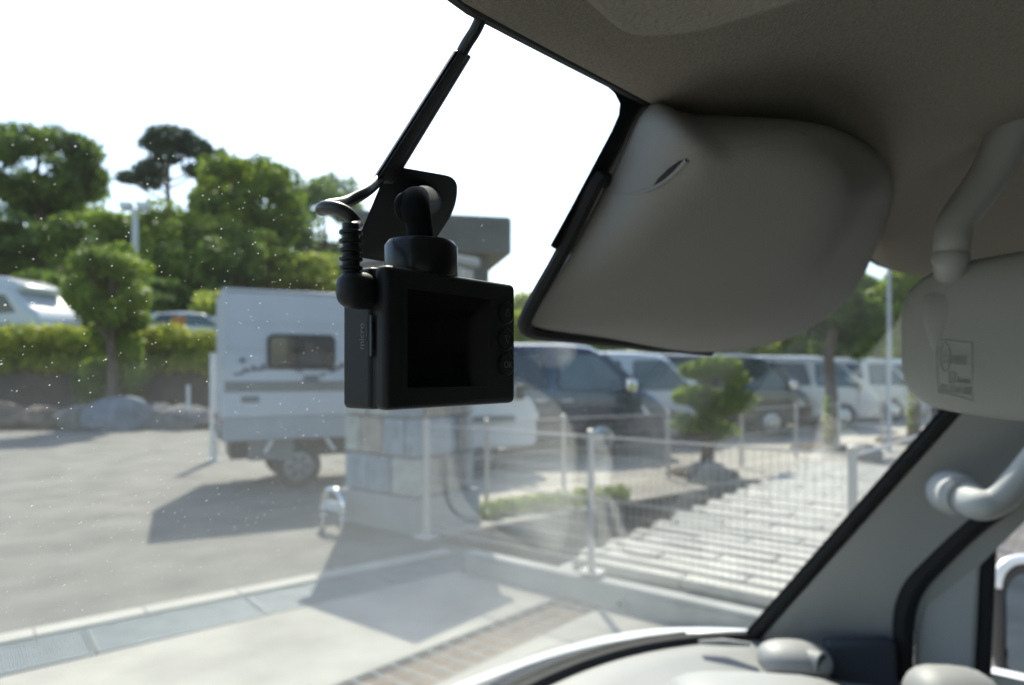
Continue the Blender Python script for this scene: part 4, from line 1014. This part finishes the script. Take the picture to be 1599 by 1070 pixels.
# crescent finger recess with a dark slot
def on_cover(px, py):
    d = ray(px, py); o = Vector((0, 0, H)); mm = sc_cover.data
    from mathutils.bvhtree import BVHTree
    global _bvh
    if '_bvh' not in globals(): _bvh = BVHTree.FromPolygons([v.co for v in mm.vertices], [p.vertices for p in mm.polygons])
    h = _bvh.ray_cast(o, d.normalized())
    return h[0] if h[0] is not None else on_glass(px, py, .02)
tw = -c2w(0, 1)
sl_px = [(1073, 249), (1060, 252), (1043, 264), (1027, 280), (1015, 298), (1032, 291), (1050, 278), (1064, 264)]
q = [on_cover(*p) + tw*.0006 for p in sl_px]; mb = MB(); mb.slab(q, tw, .0008); mb.build('vent_slot', M['seal'], sc_cover)
ridge = [(948, 302), (965, 304), (985, 303), (1005, 299), (1022, 293), (1040, 282), (1056, 268), (1068, 256), (1073, 250)]
mb = MB(); pr_ = smooth_path([on_cover(*p) for p in ridge], 4); nn_ = len(pr_); mb.tube(pr_, [.0002 + .0011*min(1, i/nn_*1.5) for i in range(nn_)], 10); mb.build('slot_lip', M['trim_warm'], sc_cover, smooth=True)

# rear view mirror
ax = c2w(.72, -.62).normalized(); up = Vector((0, 0, 1)); nb = ax.cross(up)
if nb.dot(-c2w(0, 1)) < 0: nb = -nb                       # back of the shell, towards the lens
mo = at(1400, 532, .475)
rings = []
for u, hh, th, dz in ((0, .036, .006, 0), (.002, .050, .011, 0), (.007, .066, .018, .0), (.016, .079, .025, .0005), (.032, .087, .030, .001), (.06, .093, .034, .001), (.10, .098, .037, .001), (.16, .100, .038, 0), (.22, .092, .034, 0), (.25, .070, .020, 0), (.256, .05, .01, 0)):
    ring = []
    for k in range(28):
        a = 2*math.pi*k/28; c_, s_ = math.cos(a), math.sin(a); e = .62
        ring.append(mo + ax*u + nb*(math.copysign(abs(c_)**e, c_)*th/2 - .017 + th*.1) + up*(math.copysign(abs(s_)**e, s_)*hh/2 + dz))
    rings.append(ring)
rings = [[mo + (q2 - mo) + up*((q2 - mo).dot(up)*.17) for q2 in g_] for g_ in rings]
mb = MB(); mb.loft(rings); mir = mb.build('rear_view_mirror', M['mirror_shell'], V, smooth=True, sub=2)
gz = [mo + ax*u + nb*(-.040) + up*z for u, z in rrect(.008, .248, -.040, .040, .02)]
mb = MB(); mb.slab(gz, -nb, .012); mb.build('mirror_glass', M['mirror'], mir)
fr_ = [mo + ax*u + nb*(-.018) + up*z for u, z in rrect(.001, .255, -.046, .046, .028)]
mb = MB(); mb.slab(fr_, nb, .020); mb.build('front_bezel', M['trim_warm'], mir, bevel=.004, seg=3)
arm = [at(1640, 60, .425), at(1603, 140, .43), at(1575, 210, .435), at(1545, 272, .44), at(1508, 325, .443), at(1491, 352, .444), at(1486, 385, .445), at(1484, 420, .458), at(1480, 450, .485)]
mb = MB(); pth = smooth_path(arm, 4); mb.tube(pth, [.0135 - .004*i/(len(pth) - 1) for i in range(len(pth))], 16)
ar = mb.build('mirror_arm', M['mirror_shell'], mir, smooth=True, angle=60)
mb = MB(); mb.tube([at(1485, 398, .4455), at(1484, 406, .4455), at(1484, 412, .446)], [.0108, .0112, .0102], 16); mb.build('arm_collar', M['mirror_shell'], ar, smooth=True)
mb = MB(); mb.tube([at(1620, 150, .43) + Vector((0, 0, .02)), at(1612, 165, .43), at(1606, 178, .43)], [.034, .030, .02], 20); mb.build('arm_base', M['visor'], ar, smooth=True)
# teardrop socket below the arm
rings = []
for py, rx_, off in ((424, .012, .0008), (446, .014, .0018), (475, .0125, .0018), (505, .0095, .0014), (532, .006, .0009), (552, .003, .0002)):
    c_ = at(1470 - (py - 424)*.12, py, .45)
    u0 = (c_ - mo).dot(ax); z0 = c_.z
    o_ = mo + ax*u0; o_.z = z0; 
    th = np.interp(u0, [0, .016, .032, .06, .1], [.006, .025, .030, .034, .037]); hh_ = np.interp(u0, [0, .016, .032, .06, .1], [.036, .079, .087, .093, .098])
    zz = abs(z0 - mo.z)/(hh_/2); nbk = (max(0, 1 - zz**3.2)**(1/3.2))*th/2 - .017 + th*.1
    rings.append([o_ + nb*(nbk - .004) + ax*(rx_*math.cos(2*math.pi*k/16)) + nb*(.004 + off)*max(-.2, math.sin(2*math.pi*k/16)) for k in range(16)])
mb = MB(); mb.loft(rings); mb.build('socket_boss', M['mirror_shell'], mir, smooth=True, sub=1)
# approval marks moulded in the shell
def face_n(u, z):
    th = np.interp(u, [0, .016, .032, .06, .1], [.006, .025, .030, .034, .037]); hh_ = np.interp(u, [0, .016, .032, .06, .1], [.036, .079, .087, .093, .098])
    zz = min(.98, abs(z)/(hh_/2)); return (max(0, 1 - zz**3.2)**(1/3.2))*th/2 - .017 + th*.1
from mathutils.bvhtree import BVHTree
_dg = bpy.context.evaluated_depsgraph_get(); _dg.update()
_em = mir.evaluated_get(_dg).to_mesh(); _mb = BVHTree.FromPolygons([v.co.copy() for v in _em.vertices], [tuple(p.vertices) for p in _em.polygons])
def on_mirror(px, py):
    h = _mb.ray_cast(Vector((0, 0, H)), ray(px, py).normalized())
    return h[0] if h[0] is not None else at(px, py, .45)
def mark(s, px, py, h_px, width, nm):
    a = on_mirror(px, py); b = on_mirror(px + 40, py + 4); cpt = on_mirror(px, py - 30)
    ex = (b - a).normalized(); ez = ex.cross((cpt - a)).normalized()
    if ez.dot(nb) < 0: ez = -ez
    ey = ez.cross(ex).normalized()
    size = h_px*(cpt - a).length/30*1.42
    return text_mesh(nm, s, size, M['mirror_shell'], mir, frame(a + ez*.0001, ex, ey, ez), depth=.0008, width=width)
mark('E', 1469, 569, 22, .8, 'moulded_letter'); mark('13', 1475, 568, 13, .8, 'moulded_number'); mark('010355', 1484, 568, 14, .36, 'moulded_number')
mark('E2', 1483, 597, 11, .8, 'moulded_letter'); mark('02-0055', 1493, 598, 8, .5, 'moulded_number')
mark('TIX-IEI60 001', 1466, 612, 13, .42, 'moulded_number')
def outline(pts, nm, rad=.0006, closed=True):
    q = [on_mirror(*p) + nb*.0002 for p in pts]; 
    if closed: q.append(q[0])
    mb = MB(); mb.tube(q, rad, 6); mb.build(nm, M['mirror_shell'], mir, smooth=True)
outline([(1475.5 + 7.5*math.cos(t*math.pi/12), 558 + 22*math.sin(t*math.pi/12)) for t in range(24)], 'moulded_ring')
outline([(1463, 533), (1480, 532), (1500, 534), (1517, 535), (1518, 580), (1519, 626), (1500, 620), (1480, 616), (1465, 613), (1463, 575)], 'moulded_border', .0005)
outline([(1482, 581), (1491, 582), (1491, 598), (1482, 598)], 'moulded_box', .0005)

# sun visor folded against the headliner
mb = MB(); mb.slab([Vector((x, y, H + .1195)) for x, y in round_poly([(-.22, -.05), (.236, -.05), (.236, .1), (.222, .122), (-.22, .1)], [.02, .03, .02, .02, .02])], (0, 0, -1), .016); mb.build('sun_visor', M['visor'], V, bevel=.006, seg=3)

# lower dash
def dash_front(x): return glass_y(x, H - .52) - .012
mb = MB(); nu = 44
dprof = [(0, -.512), (-.03, -.508), (-.08, -.514), (-.16, -.528), (-.26, -.54), (-.36, -.545), (-.42, -.555), (-.45, -.60), (-.46, -1.0)]
for i in range(nu + 1):
    x = lerp(-.33, 1.40, i/nu); k = .55 + .45*(1 - (abs(x - RC)/.87)**2)
    for dy, dz in dprof: mb.v.append((x, dash_front(x) + dy*k*1.15 - .004, H + dz))
m_ = len(dprof)
for i in range(nu):
    for k in range(m_ - 1):
        a = i*m_ + k; mb.f.append((a, a + 1, a + m_ + 1, a + m_))
ds = mb.build('dashboard', M['dash'], V, smooth=True, angle=60)
so_ = ds.modifiers.new('solid', 'SOLIDIFY'); so_.thickness = .02; so_.offset = -1
# black glass edge at the bottom
mb = MB(); mb.tube([gp(lerp(-.22, 1.30, i/60), H - .508, .008) for i in range(61)], .013, 8); mb.build('lower_glass_seal', M['seal'], ws, smooth=True)
# side demister outlet, meter hood, pod
def blob(name, px, py, Y, sx, sy, sz, m, rz=0.0, e=.7, parent=V):
    c = at(px, py, Y); mb = MB(); rings = []
    ex = c2w(math.cos(rz), math.sin(rz)).normalized(); ey = c2w(-math.sin(rz), math.cos(rz)).normalized()
    for j in range(1, 12):
        ph = -math.pi/2 + math.pi*j/12; cp_, sp_ = math.cos(ph)**e, math.copysign(abs(math.sin(ph))**e, math.sin(ph))
        rings.append([c + ex*(sp_*sx) + ey*(cp_*math.cos(2*math.pi*k/20)*sy) + up*(cp_*math.sin(2*math.pi*k/20)*sz) for k in range(20)])
    mb.loft(rings); return mb.build(name, m, parent, smooth=True, angle=80)
b = blob('demister_outlet', 1240, 1030, 1.17, .060, .050, .030, M['dash'], -.1, .8)
d_ = (c2w(.62, -.78) + Vector((0, 0, .05))).normalized(); c_ = at(1240, 1030, 1.17) + d_*.040 + Vector((0, 0, .004))
mb = MB(); mb.tube([c_ - d_*.03, c_ + d_*.004, c_ + d_*.009, c_ + d_*.010], [.0215, .021, .0205, .018], 24); nz_ = mb.build('outlet_rim', M['dash'], b, smooth=True)
mb = MB(); mb.tube([c_ + d_*.0105, c_ + d_*.0108], [.0165, .0165], 20); mb.build('outlet_bore', M['blackplast'], b)
for k in (-.005, .005): mb = MB(); mb.tube([c_ + d_*.0118 + up*k - c2w(.3, .9)*.012, c_ + d_*.0118 + up*k + c2w(.3, .9)*.012], .0012, 6); mb.build('outlet_fin', M['dash'], b)
blob('meter_hood', 1200, 1138, 1.02, .15, .14, .06, M['dash'], -.1, .55)
b2 = blob('dash_pod', 1490, 1100, .92, .058, .06, .048, M['dash'], -.2)
mb = MB(); cc = at(1130, 1003, 1.24); mb.tube([cc - c2w(.045, .0), cc, cc + c2w(.045, -.01)], [.004, .007, .004], 8); mb.build('dash_rib', M['dash'], V, smooth=True)
mb = MB(); q = [at(1292, 1002, 1.19), at(1402, 1000, 1.17), at(1408, 1090, 1.16), at(1300, 1090, 1.18)]; mb.slab(q, -c2w(0, 1), .03); mb.build('lower_pillar_panel', M['navy_trim'], V, bevel=.01)
_ev = ds.evaluated_get(bpy.context.evaluated_depsgraph_get()).to_mesh(); _db = BVHTree.FromPolygons([v.co.copy() for v in _ev.vertices], [tuple(p.vertices) for p in _ev.polygons])
def mirrored(px, py):
    p = on_glass(px, py); d = ray(px, py).normalized()
    n_ = Vector((-4*BOW*(p.x - RC)**3, -1, -RAKE)).normalized()
    r_ = d - n_*2*d.dot(n_); h = _db.ray_cast(p + n_*.002, r_)
    return h[0]
for nm_, pts_ in (('tray_line', [(696, 720), (697, 755), (702, 785), (717, 808), (745, 819), (785, 818), (830, 810)]),):
    hits = [h for h in (mirrored(*p) for p in pts_) if h is not None]
    if len(hits) > 3:
        mb = MB(); mb.tube(smooth_path([h + Vector((0, 0, .0005)) for h in hits], 3), .003, 6); mb.build(nm_, M['blackplast'], ds, smooth=True)
# door: seal, corner panel, frame
dn = -c2w(0, 1)
sealp = [(1408, 1090), (1410, 1020), (1412, 960), (1428, 915), (1470, 868), (1515, 825), (1560, 790), (1605, 752), (1640, 722)]
mb = MB(); mb.tube(smooth_path([at_x(x, y, 1.365) for x, y in sealp], 4), .017, 10); dr = mb.build('door_seal', M['seal'], V, smooth=True)
tri = [(1425, 1095), (1428, 985), (1448, 930), (1490, 885), (1532, 850), (1527, 950), (1520, 1095)]
mb = MB(); mb.slab([at_x(x, y, 1.378) for x, y in tri], (-1, 0, 0), .015); mb.build('door_corner_panel', M['trim'], V, bevel=.008, seg=3)
tri2 = [(1428, 985), (1446, 925), (1492, 877), (1545, 836)]
mb = MB(); mb.tube(smooth_path([at_x(x, y, 1.376) for x, y in tri2], 4), .006, 8); mb.build('panel_edge', M['trim'], V, smooth=True)
fr2 = [(1530, 800), (1552, 780), (1556, 850), (1552, 950), (1545, 1095), (1518, 1095), (1524, 950)]
mb = MB(); mb.slab([at_x(x, y, 1.388) for x, y in fr2], (-1, 0, 0), .03); mb.build('window_frame', M['seal'], V, bevel=.005)
fr3 = [(1545, 800), (1600, 748), (1680, 690), (1680, 720), (1610, 788), (1562, 838), (1553, 860)]
mb = MB(); mb.slab([at_x(x, y, 1.384) for x, y in fr3], (-1, 0, 0), .03); mb.build('window_frame', M['seal'], V, bevel=.005)
# grab handle on the pillar
hc = at(1500, 776, 1.035)
mb = MB(); mb.tube([hc + c2w(.012, .045), hc + c2w(.004, .012), hc, hc - c2w(.0, .004)], [.034, .033, .031, .024], 24); gh = mb.build('grab_handle', M['trim'], V, smooth=True)
hp = [hc + c2w(.012, .012), at(1530, 788, 1.00), at(1558, 782, .985), at(1585, 757, .975), at(1615, 722, .965), at(1660, 660, .95)]
mb = MB(); pt = smooth_path(hp, 4); mb.tube(pt, [.027 - .007*min(1, i/8) for i in range(len(pt))], 16); mb.build('handle_bar', M['trim'], gh, smooth=True)
# door mirror outside
mc = at(1622, 970, 1.75)
mb = MB(); e1 = c2w(.99, .12); e2 = c2w(-.12, .99)
rings = []
for d_, s_ in ((-.012, .95), (-.004, 1.0), (.02, .97), (.05, .8), (.07, .45)):
    rings.append([mc + e2*d_ + e1*x*s_ + up*z*s_ for x, z in rrect(-.115, .115, -.155, .155, .06)])
mb.loft(rings); dm = mb.build('door_mirror', M['blackplast'], V, smooth=True)
mb = MB(); mb.tube(smooth_path([mc + e2*.004 + e1*x + up*z for x, z in ((-.117, .09), (-.108, .128), (-.08, .152), (-.04, .158), (.04, .158), (.08, .152), (.108, .128), (.117, .09))], 4), .014, 10); mb.build('mirror_cap', M['body_white'], dm, smooth=True)
mb = MB(); mb.slab([mc - e2*(.017 - z*.035) + e1*x + up*z for x, z in rrect(-.106, .106, -.145, .128, .055)], -e2, .004); mb.build('mirror_glass', M['blue_mirror'], dm)
mb = MB(); mb.box(1.45, 1.62, mc.y - .04, mc.y + .06, mc.z - .12, mc.z - .04); mb.build('mirror_foot', M['blackplast'], dm, bevel=.02)
# cowl and nose of the van outside the glass
lip = [(-.36, .52, -.60), (-.28, .70, -.585), (-.1, .79, -.575), (.2, .85, -.57), (.53, .875, -.57), (.86, .852, -.57), (1.1, .81, -.572), (1.28, .755, -.575), (1.38, .68, -.572), (1.425, .58, -.56), (1.44, .48, -.545)]
lp = smooth_path(lip, 4); n = len(lp)
mb = MB()
for i, p in enumerate(lp):
    x = p.x; xi = max(-.235, min(1.295, x)); inner = Vector((xi, glass_y(xi, H - .53) + .006, H - .53))
    o_ = Vector((x, p.y, H + p.z))
    mb.v += [tuple(inner), tuple(lerp(inner, o_, .5) + Vector((0, 0, -.025))), tuple(lerp(inner, o_, .78) + Vector((0, 0, -.02)))]
for i in range(n - 1):
    for k in range(2): a = 3*i + k; mb.f.append((a, a + 1, a + 4, a + 3))
mb.build('cowl', M['cowl'], V, smooth=True, angle=60)
mb = MB()
for i, p in enumerate(lp):
    x = p.x; xi = max(-.235, min(1.295, x)); inner = Vector((xi, glass_y(xi, H - .53) + .006, H - .53)); o_ = Vector((x, p.y, H + p.z))
    out = Vector((x - RC, (p.y - .2)*1.0, 0)).normalized()
    mb.v += [tuple(lerp(inner, o_, .775) + Vector((0, 0, -.022))), tuple(lerp(inner, o_, .80) + Vector((0, 0, -.004))), tuple(lerp(inner, o_, .93) + Vector((0, 0, .004))), tuple(o_), tuple(o_ + out*.03 + Vector((0, 0, -.03))), tuple(o_ + out*.10 + Vector((0, 0, -.3))), tuple(o_ + out*.14 + Vector((0, 0, -.7)))]
for i in range(n - 1):
    for k in range(6): a = 7*i + k; mb.f.append((a, a + 1, a + 8, a + 7))
mb.build('nose_panel', M['body_white'], V, smooth=True, angle=60)
for (xa, xb) in ((.95, 1.22),):
    mb = MB(); mb.tube([Vector((x, glass_y(x, H - .50) + .016, H - .50)) for x in [lerp(xa - .5, xb, i/12) for i in range(13)]], .006, 8); mb.build('wiper_blade', M['blackplast'], V, smooth=True)

#==DASHCAM==
# ------------------------------------------------------------------ dash camera
# body axes = van axes: x right, y forward, z up; screen faces -y
A = at(603, 526, .200); W_, T_, H_ = .0625, .0205, .0432
D0 = Vector((A.x, A.y, A.z)); D0.z = at(606, 527, .2005).z
D = empty('dash_camera', (D0.x, D0.y, D0.z - H_/2), 0, 'black square dash camera with dark screen hanging from the windscreen', 'dash camera')
MB().box(.0002, W_, -.0, .0062, 0, H_).build('rear_shell', M['cam_black'], D, bevel=.0022, seg=4)
MB().box(.0, W_ - .0002, .0065, T_, .0001, H_ - .0001).build('front_shell', M['cam_black'], D, bevel=.0018, seg=4)
MB().box(.0008, W_ - .0008, .005, .008, .0008, H_ - .0008).build('seam_gasket', M['seal'], D)
bz = MB().box(.0065, W_ - .0125, -.0001, .003, .0052, H_ - .0052).build('screen_bezel', M['cam_black'], D)
MB().box(.0085, W_ - .0152, -.00018, .001, .0066, H_ - .0066).build('screen', M['screen'], bz)
for k, (zz, ic) in enumerate(((.0325, 'up'), (.0230, 'down'), (.0140, 'OK'))):
    c = Vector((W_ - .0063, -.0004, zz)); mb = MB()
    mb.tube([c + Vector((0, .001, 0)), c, c - Vector((0, .0004, 0))], [.0042, .0042, .0037], 24); bt = mb.build('button', M['cam_gloss'], D, smooth=True)
    if ic == 'OK':
        text_mesh('button_print', 'OK', .0034, M['print'], bt, frame(c + Vector((-.0021, -.00052, -.0012)), Vector((1, 0, 0)), Vector((0, 0, 1)), Vector((0, -1, 0))), .00004)
    else:
        s_ = 1 if ic == 'up' else -1; t3 = [c + Vector((x, -.00056, z*s_)) for x, z in ((-.0014, -.0012), (.0014, -.0012), (0, .0015), (-.0014, -.0012))]
        mb = MB(); mb.tube(t3, .00012, 5); mb.build('button_print', M['print'], bt)
for zz, s in ((.0380, 'REC'), (.0078, 'MENU'), (.0060, 'BACK')):
    pass
slot = [(.0062 + .0023*math.sin(math.pi*t/10)*.55, .0155 + .0135*t/10) for t in range(11)] + [(.0062 - .0012*math.sin(math.pi*t/10)*.55, .0155 + .0135*t/10) for t in range(10, -1, -1)]
sl_ = MB().slab([(-.00025, y, z) for y, z in slot], (-1, 0, 0), .0006).build('card_slot', M['seal'], D)
MB().box(-.0006, .0005, .0058, .0068, .0162, .0284).build('memory_card', M['card'], sl_, bevel=.0002)
text_mesh('side_print', 'micro', .0034, M['print'], D, frame(Vector((-.00006, .0098, .0182)), Vector((0, 0, 1)), Vector((0, 1, 0)), Vector((-1, 0, 0))), .00005)
mb = MB(); mb.tube([(-.00008, .0091 - .0007*math.sin(math.pi*t/8), .0205 + .0065*t/8) for t in range(9)], [.00006 + .0001*math.sin(math.pi*t/8) for t in range(9)], 5); mb.build('side_print', M['print'], D)
MB().cyl((W_*.45, T_ - .001, H_*.5), (W_*.45, T_ + .012, H_*.5), .015, .013, 28).build('lens_barrel', M['cam_black'], D, smooth=True)
# mount: knurled collar, ball stem, foot plate on the glass (world positions -> local)
OFF = Vector((D.location.x, D.location.y, D.location.z))
col_c = at(663, 425, .222) - OFF
col_c = Vector((W_*.42, T_*.60, H_))
mb = MB(); R_ = .0121
rings = []
for z_, f in ((-.0005, .98), (.0003, 1.0), (.0098, 1.0), (.0116, .90), (.0126, .52)):
    rings.append([col_c + Vector((R_*f*(1 + (.012 if k % 4 in (0, 1) and f == 1 else 0))*math.cos(2*math.pi*k/48), R_*f*(1 + (.012 if k % 4 in (0, 1) and f == 1 else 0))*math.sin(2*math.pi*k/48), z_)) for k in range(48)])
mb.loft(rings); cl_ = mb.build('mount_collar', M['cam_gloss'], D, smooth=True, angle=40)
foot = on_glass(668, 318, .006) - OFF
nrm_in = Vector((0, -.788, -.616))
b0 = col_c + Vector((0, 0, .009)); foot = on_glass(668, 312, .002) - OFF
k1 = b0 + Vector((-.0003, .0006, .0085)); k2 = b0 + Vector((-.0002, .0030, .0155)); k3 = lerp(k2, foot, .5)
pth = smooth_path([b0, k1, k2, k3, foot], 6); nn_ = len(pth)
mb = MB(); mb.tube(pth, [.0052 - .0008*math.sin(math.pi*min(1, i/10)) + .0012*max(0, i - 10)/(nn_ - 10) for i in range(nn_)], 18); st_ = mb.build('mount_stem', M['matte_rubber'], D, smooth=True, angle=70)
bm = bmesh.new(); bmesh.ops.create_uvsphere(bm, u_segments=24, v_segments=14, radius=.0046)
me = bpy.data.meshes.new('pivot_knob'); bm.to_mesh(me); bm.free(); me.materials.append(M['matte_rubber']); me.polygons.foreach_set('use_smooth', [True]*len(me.polygons))
o = bpy.data.objects.new('pivot_knob', me); COL.objects.link(o); o.parent = D; o.location = k2 + Vector((-.0024, .0012, -.0012)); o.scale = (1, .8, 1.15)
fp = [(612, 262), (706, 276), (716, 300), (700, 345), (662, 408), (640, 414), (566, 399), (556, 388), (580, 320), (604, 272)]
pf = round_poly([(x, y) for x, y in [(607, 258), (716, 277), (712, 325), (652, 418), (548, 400)]], [22, 30, 40, 22, 14], 6)
mb = MB(); mb.loft([[on_glass(p[0], p[1], d_) - OFF for p in pf] for d_ in (.0006, .0045)]); mb.build('foot_plate', M['cam_black'], D, bevel=.0006)
# plug, strain relief
MB().box(-.0105, .002, .0035, .0125, H_ - .0132, H_ - .0022).build('plug', M['cam_black'], D, bevel=.0042, seg=5)
PC = Vector((-.0058, .0088, H_ - .003))
pl0 = at(557, 372, .21) - OFF; 
mb = MB(); zs = []
top = Vector((PC.x, PC.y, H_ + .0118))
mb.cyl(PC, top, .0026, .0024, 16)
for k in range(5):
    z_ = H_ - .0012 + k*.0026; mb.tube([Vector((PC.x, PC.y, z_ - .0007)), Vector((PC.x, PC.y, z_ - .0004)), Vector((PC.x, PC.y, z_ + .0004)), Vector((PC.x, PC.y, z_ + .0007))], [.0027, .0034, .0034, .0027], 18)
mb.build('strain_relief', M['cam_black'], D, smooth=True)
# cable: its own thing, clipped to the glass by a flat duct
CB = empty('power_cable', OFF, 0, 'black cable looping from the dash camera plug up to the headliner', 'cable')
c1 = [PC + Vector((0, 0, .013)), at(556, 352, .2085) - OFF, at(545, 336, .2075) - OFF, at(527, 326, .207) - OFF, at(508, 324, .209) - OFF, at(503, 327, .213) - OFF, at(515, 321, .222) - OFF, at(540, 316, .233) - OFF, at(570, 300, .242) - OFF, on_glass(590, 282, .006) - OFF, on_glass(604, 262, .004) - OFF]
mb = MB(); mb.tube(smooth_path(c1, 6), .0021, 12); mb.build('lower_lead', M['cable'], CB, smooth=True, angle=80)
c2 = [on_glass(715, 95, .004), on_glass(728, 70, .005), on_glass(742, 48, .006), on_glass(752, 25, .006), on_glass(757, 0, .004)]
mb = MB(); mb.tube(smooth_path([p - OFF for p in c2], 5), .0022, 12); mb.build('upper_lead', M['cable'], CB, smooth=True, angle=80)
DU = empty('cable_duct', OFF, 0, 'straight black cable duct stuck up the windscreen above the dash camera', 'cable duct')
ra = [(712, 78), (735, 87), (612, 283), (578, 292)]
lo_ = [on_glass(x, y, .0008) - OFF for x, y in ((710, 76), (737, 88), (616, 287), (575, 289))]
hi_ = [on_glass(x, y, .0055) - OFF for x, y in ((713, 78), (735, 87), (614, 286), (579, 288))]
mb = MB(); mb.loft([lo_, hi_]); mb.build('duct_base', M['tape'], DU, bevel=.0008, seg=3)
lo2 = [on_glass(x, y, .00565) - OFF for x, y in ((716, 80), (731, 86), (609, 284), (583, 287))]; hi2 = [on_glass(x, y, .0068) - OFF for x, y in ((718, 81), (729, 85.5), (607, 283), (586, 286))]
mb = MB(); mb.loft([lo2, hi2]); mb.build('duct_cover', M['tape'], DU, bevel=.0005)
